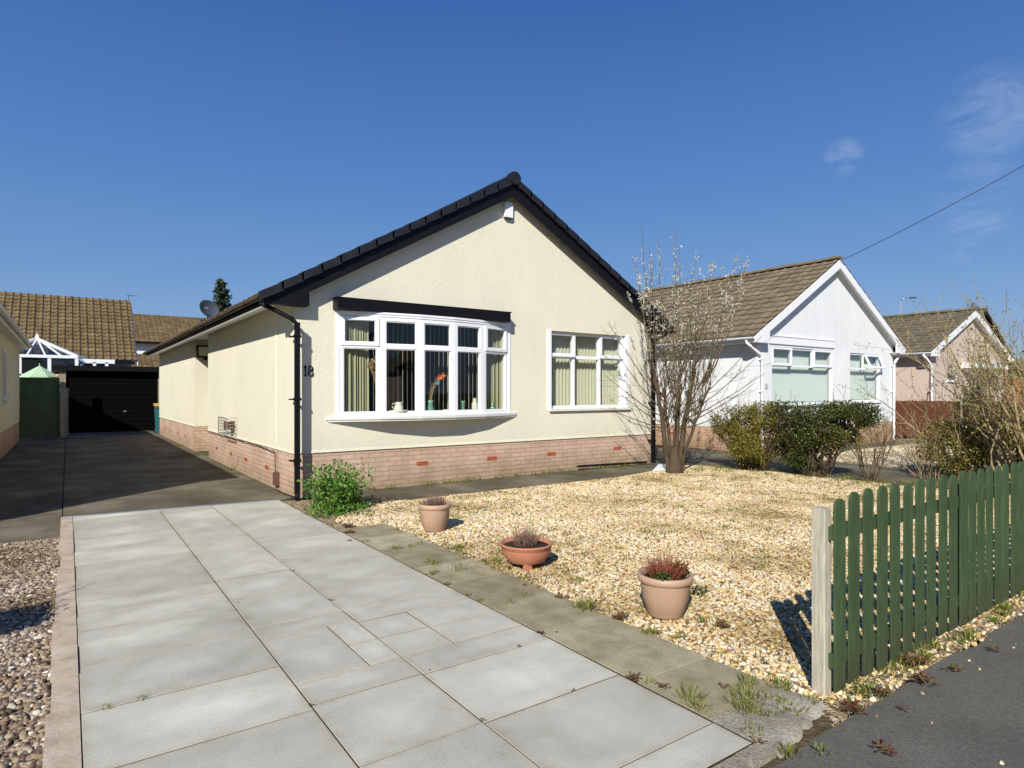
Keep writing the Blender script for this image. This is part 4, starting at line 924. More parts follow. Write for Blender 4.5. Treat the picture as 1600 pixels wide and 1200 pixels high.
def gable_house(t, x0, x1, yf, yb, eave, apex_z, wallm, roofm, holes, barge='white_paint', over=.20, ov=.42, plinth=None, amp=.022, samp=5, tw=.3, gauge=.34, soff=True, gut='white_paint', ax=None):
    ax = (x0+x1)/2 if ax is None else ax; xe0, xe1 = x0-ov, x1+ov
    sl_0 = (apex_z-eave)/(ax-xe0); f = lambda x: apex_z - (apex_z-eave)/(ax-xe0)*abs(x-ax)
    m = MB(); zp = .62 if plinth else 0
    walled(m, x0, x1, zp, eave-.1, yf, yf+.25, holes)
    m.prism([(x0, eave-.1), (x1, eave-.1), (x1, f(x1)-.1), (ax, apex_z-.1), (x0, f(x0)-.1)], 'y', yf, yf+.25)
    m.box(x0, x0+.25, yf+.25, yb, zp, f(x0)-.12); m.box(x1-.25, x1, yf+.25, yb, zp, f(x1)-.12); m.box(x0+.25, x1-.25, yb-.25, yb, zp, eave-.1)
    m.prism([(x0, eave-.1), (x1, eave-.1), (x1, f(x1)-.1), (ax, apex_z-.1), (x0, f(x0)-.1)], 'y', yb-.25, yb)
    m.build('wall', wallm, t)
    if plinth:
        p = MB(); p.box(x0+.012, x1-.012, yf+.012, yf+.24, 0, zp); p.box(x0+.012, x0+.24, yf+.24, yb, 0, zp); p.box(x1-.24, x1-.012, yf+.24, yb, 0, zp); p.build('plinth', plinth, t)
    it = MB(); it.box(x0+.26, x1-.26, yf+2.6, yf+2.65, zp, eave-.14); it.box(x0+.26, x1-.26, yf+.26, yf+2.6, eave-.16, eave-.12); it.box(x0+.26, x1-.26, yf+.26, yf+2.6, .45, .5)
    it.build('interior', M['dark_room'], t)
    r = MB(); tile_slope(r, xe0, eave-.02, ax, apex_z-.02, yf-over, yb+over, samp=samp, amp=amp, tw=tw, gauge=gauge); tile_slope(r, xe1, eave-.02, ax, apex_z-.02, yf-over, yb+over, samp=samp, amp=amp, tw=tw, gauge=gauge)
    r.prism([(xe0+.1, f(xe0+.1)-.09), (ax, apex_z-.09), (xe1-.1, f(xe1-.1)-.09), (xe1-.1, f(xe1-.1)-.045), (ax, apex_z-.045), (xe0+.1, f(xe0+.1)-.045)], 'y', yf-over+.03, yb+over-.03)
    ro = r.build('roof', roofm, t)
    rr_ = MB(); ridge_tiles(rr_, ax, apex_z-.01, yf-over-.02, yb+over, r=.12); rr_.build('ridge', roofm, ro)
    b = MB()
    for s_ in (-1, 1):
        xe = xe0+.04 if s_ < 0 else xe1-.04; xb = x0+.22 if s_ < 0 else x1-.22
        b.prism([(ax, apex_z-.04), (xe, f(xe)-.04), (xe, eave-.17), (xb, eave-.17), (xb, f(xb)-.25), (ax, apex_z-.27)], 'y', yf-over-.012, yf-over+.02)
        b.prism([(xe, eave-.165), (xb, eave-.165), (xb, eave-.15), (xe, eave-.15)], 'y', yf-over+.02, yf)
        b.prism([(ax, apex_z-.125), (xe, f(xe)-.125), (xe, f(xe)-.14), (ax, apex_z-.14)], 'y', yf-over+.02, yf)
    b.build('bargeboard', M[barge], t)
    for gx in (xe0, xe1): gutter_mb(gx+(-.02 if gx < ax else .02), eave-.045, yf-over, yb+over).build('gutter', M[gut], t)
    fa = MB(); fa.box(xe0+.045, xe0+.065, yf-over+.03, yb+over-.03, eave-.17, eave-.03); fa.box(xe0+.065, x0, yf, yb+over-.03, eave-.165, eave-.15); fa.build('fascia', M[barge], t)
    fa = MB(); fa.box(xe1-.065, xe1-.045, yf-over+.03, yb+over-.03, eave-.17, eave-.03); fa.box(x1, xe1-.065, yf, yb+over-.03, eave-.165, eave-.15); fa.build('fascia', M[barge], t)
    return f
def white_pipe(parent, gx, wx, y, ztop, mat='white_paint', yw=None):
    m = MB(); s_ = 1 if wx > gx else -1
    m.tube([(gx, y+.1, ztop), (gx, y+.08, ztop-.10), (gx+s_*.06, y+.04, ztop-.16), (wx-s_*.05, y, ztop-.38), (wx, y, ztop-.46), (wx, y, .05)], .036, n=8)
    for z in (ztop-.5, ztop-1.3): m.box(wx-.05, wx+.05, y-.04, y+.08, z, z+.04)
    return m.build('downpipe', M[mat], parent)
# -- white bungalow on the right
t = thing('bungalow', 'white rendered bungalow with white bargeboards and a brown tiled roof', 'house', (17.7, FRONT, 0))
WA = (14.70, 17.66, 1.22, 2.72); WB = (18.66, 20.46, 1.27, 2.70)
gable_house(t, 14.06, 21.34, FRONT, 24, 2.94, 5.30, M['white_render'], M['tile_nb'], [WA, WB], plinth=M['brick_nb'], samp=7, amp=.028, gauge=.33)
simple_window(t, *WA, FRONT, 1, top=(15.62, 16.68)); simple_window(t, *WB, FRONT, 1, top=(19.52,), openl=1)
ln = MB(); ln.box(14.55, 17.74, FRONT-.035, FRONT, 2.79, 2.98); ln.box(14.52, 17.77, FRONT-.05, FRONT, 2.985, 3.0); ln.build('window_head', M['white_paint'], t)
white_pipe(t, 13.64, 14.16, FRONT-.07, 2.86); white_pipe(t, 21.76, 21.26, FRONT-.07, 2.86)
digits('16', 14.36, 1.62, FRONT, .15, M['steel'], t, slant=.25)
for x in (15.2, 17.2, 19.5): airbrick(t, x, FRONT+.012, .38)
for y in (12.0, 14.5, 17): airbrick(t, 14.072, y, .38, 'y')
tag(slats('window_blind', 14.76, 17.6, 1.28, 2.66, FRONT+.20, M['blind_teal'], ang=-38, pitch=.086), 'aqua vertical blind in the large left window of the white bungalow', 'blind')
tag(slats('window_blind', 18.72, 20.4, 1.33, 2.64, FRONT+.20, M['blind_teal'], ang=-38, pitch=.086), 'aqua vertical blind in the smaller right window of the white bungalow', 'blind')
# -- pinkish bungalow
t = thing('bungalow', 'pinkish rendered bungalow with white bargeboards, third along the street', 'house', (27.6, FRONT, 0))
WC = (25.5, 26.5, 1.95, 2.22); DC = (27.5, 29.0, .1, 2.25)
gable_house(t, 24.1, 31.1, FRONT, 22, 2.93, 4.62, M['pink_render'], M['tile_far'], [WC, DC], samp=3, amp=.02, ax=27.55, gauge=.32)
simple_window(t, *WC, FRONT); 
dm_ = MB(); frame(dm_, 27.5, 29.0, .1, 2.25, FRONT+.05, .07, .06); dm_.box(28.2, 28.27, FRONT+.051, FRONT+.11, .17, 2.18); dm_.box(27.57, 28.93, FRONT+.052, FRONT+.11, .9, .96); dd = dm_.build('porch_door', M['upvc'], t)
m = MB(); m.box(27.57, 28.93, FRONT+.07, FRONT+.075, .17, 2.18); m.build('pane', M['glass'], dd)
m = MB(); m.box(26.75, 29.7, FRONT-.55, FRONT, 2.42, 2.60); m.build('canopy', M['white_paint'], t)
for q in ((26.95, 27.02), (29.5, 29.57)): m = MB(); m.box(*q, FRONT-.5, FRONT, 2.3, 2.42); m.build('canopy_bracket', M['white_paint'], t)
white_pipe(t, 23.66, 24.05, FRONT-.06, 2.86)
sw = MB(); sw.M = Matrix.Translation((24.1, 11.0, 0)) @ Matrix.Rotation(-PI/2, 4, 'Z'); frame(sw, -.5, .5, 1.95, 2.3, -.04, .09, .04); sw.box(-.41, .41, -.02, -.002, 2.04, 2.21, 1); sw.build('window', [M['upvc'], M['black']], t)
# -- orange brick house behind
t = thing('brick_house', 'orange brick house with a dark gable behind the pinkish bungalow', 'house', (37.9, 12, 0))
gable_house(t, 34.2, 41.6, 12.2, 26, 3.2, 5.75, M['red_brick'], M['tile_far'], [(38.5, 40.5, 1.1, 2.4)], barge='black', samp=2, amp=.02, gut='black')
simple_window(t, 38.5, 40.5, 1.1, 2.4, 12.2, 2)
m = MB(); m.box(39.45, 39.95, 12.9, 13.4, 4.4, 6.1); m.box(39.41, 39.99, 12.86, 13.44, 6.0, 6.06); m.tube([(39.7, 13.15, 6.1), (39.7, 13.15, 6.35)], [.13, .11], n=10); m.build('chimney', M['felt'], t)
t = thing('brick_house', 'orange brick house with a brown roof at the far right edge of the photo', 'house', (48, 16, 0))
m = MB(); m.box(42.5, 60, 16, 24, 0, 3.4); m.build('wall', M['red_brick'], t)
m = MB(); M5 = m
# -- pale yellow bungalow on the left
t = thing('bungalow', 'pale yellow bungalow at the left edge of the photo beyond the driveways', 'house', (-4.9, FRONT, 0))
gable_house(t, -8.7, -1.25, 9.15, 25.2, 3.06, 5.4, M['yellow_render'], M['tile_nb'], [(-7.5, -5.5, 1.2, 2.6), (-4, -2.2, 1.2, 2.6)], plinth=M['brick_nb'], samp=3, over=.10, ov=.27, gut='sillm', barge='sillm')
simple_window(t, -7.5, -5.5, 1.2, 2.6, 9.15, 2); simple_window(t, -4, -2.2, 1.2, 2.6, 9.15, 2)
for y in (14.8, 16.9, 19.2):
    m = MB(); m.M = Matrix.Translation((-1.25, y, 0)) @ Matrix.Rotation(PI/2, 4, 'Z'); frame(m, -.32, .32, 1.35, 2.55, -.03, .06, .04); m.box(-.36, .36, -.09, 0, 1.30, 1.345); w_ = m.build('window', M['sillm'], t)
    m2 = MB(); m2.M = m.M; m2.box(-.26, .26, -.01, .0-.002, 1.41, 2.49); m2.build('pane', M['glass'], w_)
# -- houses across the road, seen only in the window glass
for x in (-9.5, 2.0, 13.5):
    lab = {-9.5: 'bungalow across the road, facing the pale yellow bungalow', 2.0: 'bungalow across the road, directly behind the camera', 13.5: 'bungalow across the road, facing the gravel garden'}[x]
    t = thing('bungalow', lab, 'house', (x, -18, 0))
    f_ = gable_house(t, x-3.8, x+3.8, -34, -19, 3.0, 5.4, M['pink_render'] if x > 5 else M['white_render'], M['tile_far'], [], samp=2, amp=.02)

# ------------------------------------------------------------------ behind: garage, gate, conservatory, big roof
t = thing('garage', 'flat roofed garage with a black up-and-over door at the end of the driveway', 'garage', (1.4, 28.5, 0))
m = MB(); m.box(-.28, -.05, 28.5, 33.5, 0, 2.36); m.box(2.93, 3.3, 28.5, 33.5, 0, 2.36); m.box(-.05, 2.93, 33.3, 33.5, 0, 2.36); m.build('wall', M['conc_post'], t)
m = MB(); m.box(-.45, 3.6, 28.28, 33.7, 2.38, 2.50); m.build('roof', M['felt'], t); m = MB(); m.box(-.47, 3.62, 28.25, 28.278, 2.34, 2.53); m.build('fascia', M['black'], t)
m = MB(); m.box(-.05, 2.93, 28.53, 28.57, .03, 2.34)
for i in range(13): z = .06 + i*.172; m.box(-.03, 2.91, 28.515, 28.53, z, z+.15)
dd = m.build('door', M['door_black'], t)
m = MB(); m.box(1.75, 1.85, 28.48, 28.515, .78, .82); m.tube([(1.80, 28.50, .80), (1.80, 28.46, .80)], .012, n=8); m.build('handle', M['steel'], dd)
m = MB(); m.prism([(-.22, 0), (-.06, 0), (-.06, 1.86), (-.10, 1.90), (-.18, 1.90), (-.22, 1.86)], 'y', 26.3, 26.5); tag(m.build('gate_post', M['conc_post']), 'pale concrete post between the green gate and the garage', 'post')
t = thing('garden_gate', 'tall dark green boarded gate between the yellow bungalow and the garage', 'gate', (-.8, 26.4, 0))
m = MB()
for i in range(9): x = -1.36 + i*.126; m.box(x, x+.1255, 26.40+.004*(i % 2), 26.43, .02, 2.02)
m.build('board_panel', M['greengate'], t); m = MB(); m.box(-1.37, -.24, 26.42, 26.46, .3, .4); m.box(-1.37, -.24, 26.42, 26.46, 1.7, 1.8); m.box(-1.37, -.24, 26.385, 26.40, 1.98, 2.04); m.build('rail', M['greengate'], t)
m = MB(); m.box(-.06, .02, 27.6, 27.68, 0, 2.2); m.box(-.24, .02, 27.6, 27.66, 1.7, 2.2); tag(m.build('garden_wall', M['conc_post']), 'pale block wall end beside the garage roof', 'wall')
# parasol
t = thing('parasol', 'pale green garden parasol showing above the green gate', 'parasol', (-.88, 30, 0))
m = MB(); c = Vector((-.88, 30, 2.56)); vs = [tuple(c)]
for k in range(8): a = 2*PI*(k+.5)/8; vs.append((c.x+.68*math.cos(a), c.y+.68*math.sin(a), 2.13))
for k in range(8): a = 2*PI*(k+.5)/8; vs.append((c.x+.69*math.cos(a), c.y+.69*math.sin(a), 2.02))
m.add(vs, [(0, 1+k, 1+(k+1) % 8) for k in range(8)] + [(1+k, 9+k, 9+(k+1) % 8, 1+(k+1) % 8) for k in range(8)]); m.tube([(c.x, 30, 2.55), (c.x, 30, 2.64)], .02, n=6); m.build('canopy', M['parasolgreen'], t)
m = MB(); m.tube([(c.x, 30, 0), (c.x, 30, 2.55)], .02, n=8); m.build('pole', M['white_paint'], t)
m = MB()
for i, (x, w_) in enumerate([(-.82, .05), (-.70, .035), (-.65, .035), (-.60, .035), (-.55, .035)]): m.box(x, x+w_, 30-.652, 30-.645, 2.045, 2.10)
m.build('valance_lettering', M['white_paint'], t)
m = MB(); m.prism([(-.33, 1.98), (-.20, 1.92), (-.15, 2.06), (-.17, 2.22), (-.24, 2.26), (-.31, 2.16)], 'y', 28.8, 28.95); tag(m.build('watering_can', M['redplastic']), 'bright red plastic item on top of the wall by the green gate', 'red plastic item')
bpy.data.objects['watering_can'].name = 'red_plastic_item'
# wheelie bin
t = thing('wheelie_bin', 'blue green wheelie bin with a yellow lid beside the garage door', 'bin', (2.5, 26.3, 0))
m = MB(); q = [(-.24, -.30), (.24, -.30), (.24, .30), (-.24, .30)]; b0 = [(2.86+x*.82, 26.45+y*.8, .05) for x, y in q]; b1 = [(2.86+x, 26.45+y, 1.02) for x, y in q]
m.add(b0+b1, [(3, 2, 1, 0)] + [(i, (i+1) % 4, 4+(i+1) % 4, 4+i) for i in range(4)]); m.box(2.61, 3.11, 26.13, 26.17, .96, 1.02); m.build('body', M['binblue'], t)
m = MB(); m.prism([(26.11, 1.03), (26.80, 1.05), (26.80, 1.12), (26.5, 1.13), (26.11, 1.08)], 'x', 2.60, 3.12); m.build('lid', M['binlid'], t)
for x in (2.65, 3.04):
    m = MB(); m.M = Matrix.Translation((x, 26.72, .10)) @ Matrix.Rotation(PI/2, 4, 'Y'); m.lathe([(0, -.02), (.1, -.02), (.1, .02), (0, .02)], n=14); m.build('wheel', M['cable_black'], t)
# conservatory
t = thing('conservatory', 'white framed conservatory with a glazed hipped roof behind the green gate', 'conservatory', (-1, 33, 0))
m = MB(); zc = 3.0
for x in (-2.6, -1.58, -.62, .30): m.box(x-.06, x+.06, 32.0, 32.1, 0, zc)
m.box(-2.66, .36, 31.98, 32.1, 2.95, 3.07); m.box(-2.66, .36, 32.0, 32.1, 2.2, 2.28); m.box(-2.66, .36, 32.02, 32.1, 0, .6)
m.box(.36, 1.7, 32.9, 33.0, 2.80, 2.98); m.box(.36, 1.7, 32.9, 33.0, 2.55, 2.60)
for x in (.5, .95, 1.4): m.box(x-.06, x+.06, 32.9, 33.0, 0, 2.85)
ap_ = Vector((-1.08, 33.8, 3.84)); 
for q in ((.36, 32.0, 3.02), (-2.66, 32.0, 3.02), (.8, 35.2, 3.02)): m.rod(tuple(ap_), q, .10, .10)
for x in (-2.0, -1.35, -.75, -.2): m.rod((ap_.x + (x+1.08)*.05, ap_.y-.02, ap_.z-.02), (x, 32.02, 3.03), .05, .05)
m.rod(tuple(ap_), (-1.08, 36, 3.84), .1, .1); m.prism([(-1.16, 3.84), (-1.0, 3.84), (-1.03, 3.98), (-1.08, 4.08), (-1.13, 3.98)], 'y', 33.72, 33.8)
m.build('frame', M['upvc'], t)
m = MB(); m.add([(-2.6, 32.03, 3.02), (.33, 32.03, 3.02), tuple(ap_ + Vector((0, 0, -.03)))], [(0, 1, 2)]); m.add([(.33, 32.03, 3.02), (.8, 35.2, 3.0), tuple(ap_ + Vector((0, 0, -.03)))], [(0, 1, 2)])
m.box(-2.6, .33, 32.04, 32.05, .6, 2.95); m.box(.4, 1.65, 32.94, 32.95, .6, 2.8); m.build('glazing', M['consglass'], t)
m = MB(); m.box(-2.6, .3, 35.6, 35.7, 0, 3.0); m.build('back_wall', M['dark_room'], t)
# big roofed house behind
t = thing('house', 'house with a large steep brown tiled roof rising behind the garage', 'house', (-3, 38, 0))
m = MB(); m.box(-12, 2.6, 36.4, 44, 0, 3.05); m.prism([(36.4, 3.0), (40.0, 6.25), (43.6, 3.0)], 'x', -12, 2.6); m.build('wall', M['white_paint'], t)
def slope_x(m, ye, ze, yr, zr, x0, x1, **k):
    """tiled slope whose eave runs along x"""
    s2_ = MB(); tile_slope(s2_, ye, ze, yr, zr, x0, x1, **k)
    vs = [(b, a, c) for a, b, c in s2_.v]; m.add(vs, [tuple(f[::-1]) for f in s2_.f], uvs=[tuple(u[::-1]) for u in s2_.uv])
m = MB(); slope_x(m, 36.0, 3.08, 40.0, 6.5, -12.2, 2.78, samp=6, amp=.065, tw=.3, gauge=.31, th=.045); slope_x(m, 44.0, 3.08, 40.0, 6.5, -12.2, 2.78, samp=3, amp=.045)
ro = m.build('roof', M['tile_back'], t)
m = MB(); m.box(-12.2, 2.7, 35.98, 36.1, 2.90, 3.06); m.build('gutter', M['black'], t)
m = MB(); m.prism([(36.0, 2.85), (36.3, 2.85), (40.0, 6.15), (40, 6.38), (36.0, 2.99)], 'x', 2.79, 2.83); m.build('bargeboard', M['white_paint'], t)
m = MB(); m.box(.8, 2.4, 36.33, 36.4, 2.2, 2.85); m.build('window', M['glass'], t)
t = thing('tv_aerial', 'small television aerial on the right end of the steep brown roof', 'aerial', (2.7, 40, 6.5))
m = MB(); m.tube([(2.7, 40, 6.3), (2.7, 40, 6.85)], .015, n=5); m.tube([(2.6, 40, 6.8), (3.15, 40, 6.82)], .012, n=5)
for x in (2.72, 2.82, 2.95, 3.1): m.tube([(x, 39.8, 6.81), (x, 40.2, 6.81)], .008, n=4)
m.build('antenna', M['dishgrey'], t)
t = thing('house', 'white walled house with pale brown roofs seen between the steep roof and the cream bungalow', 'house', (6, 48, 0))
m = MB(); m.box(3.0, 15, 48, 56, 0, 4.9); m.build('wall', M['white_paint'], t)
m = MB(); slope_x(m, 47.6, 4.85, 51.5, 7.05, 2.8, 15.2, samp=4, amp=.03, gauge=.31); slope_x(m, 45.6, 3.1, 48.0, 4.05, 2.9, 15.2, samp=4, amp=.03, gauge=.31); m.build('roof', M['tile_back'], t)
m = MB(); m.box(2.8, 15.2, 47.55, 47.6, 4.72, 4.86); m.box(2.9, 15.2, 45.55, 45.6, 2.95, 3.1); m.build('gutter', M['black'], t)
m = MB(); m.box(3.0, 15, 45.8, 48, 0, 3.0); m.build('extension_wall', M['white_paint'], t)
def far_roof():
    t = [o for o in COL.objects if o.get('label', '').startswith('orange brick house with a brown roof')][0]
    m = MB(); slope_x(m, 15.5, 3.3, 20, 5.6, 42.2, 60.3, samp=2, amp=.02); slope_x(m, 24.5, 3.3, 20, 5.6, 42.2, 60.3, samp=2, amp=.02); m.build('roof', M['tile_far'], t)
    m = MB(); m.box(42.3, 60.2, 15.45, 15.6, 3.1, 3.3); m.build('fascia', M['black'], t)
far_roof()
# far street lamp
t = thing('street_lamp', 'thin grey street lamp above the roof of the pinkish bungalow', 'street lamp', (35.8, 15.1, 0))
m = MB(); m.tube([(35.8, 15.1, 0), (35.8, 15.1, 6.3), (35.85, 15.07, 6.45), (36.0, 14.98, 6.5), (36.2, 14.85, 6.5)], [.05, .03, .025, .022, .022], n=8); m.build('post', M['steel'], t)
m = MB(); m.prism([(-.05, 0), (.4, 0), (.42, .05), (.3, .1), (0, .08)], 'y', -.07, .07); m.v = [(36.1+x*.82-y*.5, 14.9-x*.57+y*.8, 6.46+z) for x, y, z in m.v]; m.build('lamp_head', M['dishgrey'], t)
# overhead wire and pole
t = thing('telegraph_pole', 'wooden telegraph pole carrying the overhead wire', 'pole', (20.3, 2.0, 0))
m = MB(); m.tube([(20.3, 2.0, 0), (20.3, 2.0, 9.6)], [.15, .10], n=12); m.box(19.9, 20.7, 1.95, 2.05, 9.1, 9.2); m.build('pole', M['bark'], t)
m = MB(); a, b = Vector((17.68, FRONT-.2, 5.22)), Vector((20.3, 2.0, 9.05)); pts = []
for i in range(25): u = i/24; p = a.lerp(b, u); p.z -= .35*4*u*(1-u)*.5; pts.append(tuple(p))
m.tube(pts, .009, n=5); tag(m.build('overhead_wire', M['cable_black']), 'thin dark overhead wire running up from the white gable apex', 'wire')
# brown fence between the white and the pinkish bungalow
t = thing('boundary_fence', 'low red brown boarded fence between the white and pinkish bungalows', 'fence', (22.7, 7, 0))
m = MB(); y = 3.0
while y < 12.5: m.box(22.68, 22.70, y, y+.145, .1, 1.26 + R.uniform(-.01, .01)); y += .15
m.build('board_panel', M['brownfence'], t)
for y in (3.0, 5.4, 7.8, 10.2, 12.5):
    m = MB(); m.prism([(22.62, 0), (22.76, 0), (22.76, 1.30), (22.69, 1.34), (22.62, 1.30)], 'y', y-.06, y+.06); m.build('concrete_post', M['conc_post'], t)

# ------------------------------------------------------------------ picket fence
t = thing('picket_fence', 'dark green round-topped picket fence with a bare grey end post beside the pavement', 'fence', (3.11, 1.70, 0))
m = MB(); q = [(3.142, 1.692), (3.148, 1.685), (3.206, 1.685), (3.212, 1.692), (3.212, 1.752), (3.142, 1.752)]
m.prism(q, 'z', -.02, .955); m.prism([(3.145, 1.69), (3.209, 1.69), (3.209, 1.749), (3.145, 1.749)], 'z', .955, .962)
tag(m.build('end_post', M['greypost'], t), 'bare weathered grey wooden end post')
pk = None; YP = 1.655
def picket(x, top):
    m = MB(); wd = .099 + R.uniform(-.003, .003); th = .014; n = 10; r = wd/2; zc = top - r
    lean = R.uniform(-.006, .006); y = YP + R.uniform(-.003, .003); zb = R.uniform(.02, .05)
    pr = [(x-r, zb), (x+r, zb)] + [(x + lean + r*math.cos(PI*k/n), zc + r*math.sin(PI*k/n)) for k in range(n+1)]
    m.prism(pr, 'y', y-th/2, y+th/2)
    for z in (.185, .84): m.prism([(x+.008*math.cos(a), z+.008*math.sin(a)) for a in [PI*k/3 for k in range(6)]], 'y', y-th/2-.0015, y-th/2)
    return m.build('picket', M['picket'], t)
xs = [3.234] + [3.375 + i*.158 for i in range(60)]; xs[1:] = [3.378, 3.535, 3.69, 3.848, 4.008, 4.168, 4.332, 4.49, 4.655, 4.82, 4.975, 5.12] + [5.28 + i*.158 for i in range(45)]
for x in xs:
    picket(x, 1.034 + R.uniform(-.008, .008) - (.0 if x > 3.3 else .015))
for z in (.185, .835):
    for a, b in ((3.213, 4.99), (5.0, 6.86), (6.87, 8.73), (8.74, 10.6), (10.61, 12.4)):
        m = MB(); m.box(a, b, YP+.012, YP+.042, z-.035, z+.035); m.build('rail', M['picket'], t)
for x in (4.99, 6.86, 8.73, 10.6, 12.4):
    m = MB(); m.box(x-.04, x+.04, YP+.044, YP+.124, -.02, .93); m.build('post', M['picket'], t)
for z in (.185, .835):
    m = MB(); m.box(3.176, 3.2085, YP+.008, YP+.0295, z-.036, z+.036); m.build('rail_end', M['picket'], t)

# ------------------------------------------------------------------ pots
def sprigs(m, x, y, z, n, h, sp, w=.004, lean=.6, tw=3):
    for _ in range(n):
        a = R.uniform(0, 6.28); r = sp*math.sqrt(R.random()); bx, by = x+r*math.cos(a)*.75, y+r*math.sin(a)*.75
        l = h*R.uniform(.5, 1.1)*(1.1-.5*r/sp); dx, dy = math.cos(a)*lean*r/sp + R.uniform(-.25, .25), math.sin(a)*lean*r/sp + R.uniform(-.25, .25)
        p = Vector((bx, by, z)); d = Vector((dx, dy, 1)).normalized(); s_ = Vector((-math.sin(a), math.cos(a), 0))*w*.5
        e = p + d*l; m.add([p-s_, p+s_, e], [(0, 1, 2)]); s2_ = Vector((math.cos(a), math.sin(a), 0))*w*.5; m.add([p-s2_, p+s2_, e], [(0, 1, 2)])
        for k in range(tw*3):
            q = p + d*l*R.uniform(.25, .98); b = Vector((R.uniform(-1, 1), R.uniform(-1, 1), R.uniform(.2, 1.4))).normalized()*w*R.uniform(2, 4); c_ = b.cross(d).normalized()*w*.45
            m.add([q-c_, q+c_, q+b], [(0, 1, 2)])
def leafy(m, c, rad3, n, s, mi=0, zmin=0):
    for _ in range(n):
        while True:
            p = Vector((R.uniform(-1, 1), R.uniform(-1, 1), R.uniform(-1, 1)))
            if p.length < 1: break
        p = Vector((c[0]+p.x*rad3[0], c[1]+p.y*rad3[1], max(zmin, c[2]+p.z*rad3[2]))); leaf(m, p, s*R.uniform(.6, 1.3), mi)
def leaf(m, p, s, mi=0, up=.3):
    d = Vector((R.gauss(0, 1), R.gauss(0, 1), R.gauss(up, 1))).normalized(); t_ = d.cross(Vector((R.gauss(0, 1), R.gauss(0, 1), R.gauss(0, 1)))).normalized(); nn = d.cross(t_)
    a = p; b = p + d*s; w_ = t_*s*.33; f = nn*s*.12
    m.add([a, p + d*s*.5 + w_ + f, b, p + d*s*.5 - w_ + f], [(0, 1, 2), (0, 2, 3)], mi=mi)
def pot(x, y, r, h, matn, label, kind, base=.0):
    t = thing('plant_pot', label, 'plant pot', (x, y, 0))
    m = MB(); z = .02
    if kind == 'fluted':
        m.lathe([(0, z), (r*.60, z), (r*.64, z+.012), (r*.66, z+.03), (r*.70, z+.04), (r*.86, z+h*.45), (r*.91, z+h*.82)], n=44, c=(x, y, 0), flute=(z+.045, z+h*.8, .075)); 
        m.build('body', M[matn], t)
        m = MB(); m.lathe([(r*.90, z+h*.80), (r*.99, z+h*.84), (r*1.01, z+h*.90), (r, z+h), (r*.90, z+h), (r*.86, z+h*.93), (r*.85, z+h*.8)], n=40, c=(x, y, 0)); m.build('rim', M[matn], t)
    else:
        m.lathe([(0, z+.045), (r*.70, z+.045), (r*.72, z+.05), (r*.93, z+h*.55), (r*.95, z+h*.80)], n=40, c=(x, y, 0)); m.build('body', M[matn], t)
        m = MB(); m.lathe([(r*.945, z+h*.79), (r*.975, z+h*.81), (r*.975, z+h*.88), (r, z+h*.9), (r*1.02, z+h*.97), (r, z+h), (r*.93, z+h*.985), (r*.88, z+h*.8)], n=40, c=(x, y, 0)); m.build('rim', M[matn], t)
        for k in range(3):
            a = rad(-122 + k*120); m = MB(); px, py = x+r*.60*math.cos(a), y+r*.60*math.sin(a)
            m.prism([(px-.035, py-.02), (px+.035, py-.02), (px+.035, py+.02), (px-.035, py+.02)], 'z', 0, z+.065); m.build('foot', M[matn], t)
    m = MB(); m.lathe([(r*.88, z+h*.86), (r*.5, z+h*.9), (0, z+h*.92)], n=24, c=(x, y, 0)); m.build('soil', M['potsoil'], t)
    return t, z+h*.9
t, zt = pot(3.335, 6.20, .185, .30, 'potbeige', 'beige ribbed pot of dry heather nearest the house', 'fluted')
m = MB(); sprigs(m, 3.335, 6.20, zt, 200, .18, .14); m.build('heather', M['heather'], t)
t, zt = pot(3.32, 4.47, .232, .205, 'potterra', 'low terracotta bowl on feet holding dry heather, middle of the three pots', 'bowl')
m = MB(); sprigs(m, 3.31, 4.47, zt, 240, .21, .13); m.build('heather', M['heather'], t)
m = MB(); m.tube([(3.35, 4.47, zt), (3.37, 4.47, zt+.3)], .003, n=4); m.build('plant_stake', M['stemgreen'], t)
t, zt = pot(3.375, 2.93, .188, .285, 'potbeige', 'large beige ribbed pot of red brown heather nearest the picket fence', 'fluted')
m = MB(); sprigs(m, 3.375, 2.93, zt, 360, .20, .13, lean=.75); m.build('heather', M['redheather'], t)
m = MB(); leafy(m, (3.26, 2.86, zt+.035), (.06, .07, .03), 170, .024); leafy(m, (3.49, 2.90, zt+.045), (.05, .07, .04), 190, .024); m.build('green_leaves', M['leaf_dark'], t)
m = MB(); leafy(m, (3.93, 3.10, .03), (.10, .08, .04), 160, .022, zmin=.015); tag(m.build('ground_plant', M['leaf_dark']), 'small dark green plant in the gravel right of the nearest pot', 'plant')

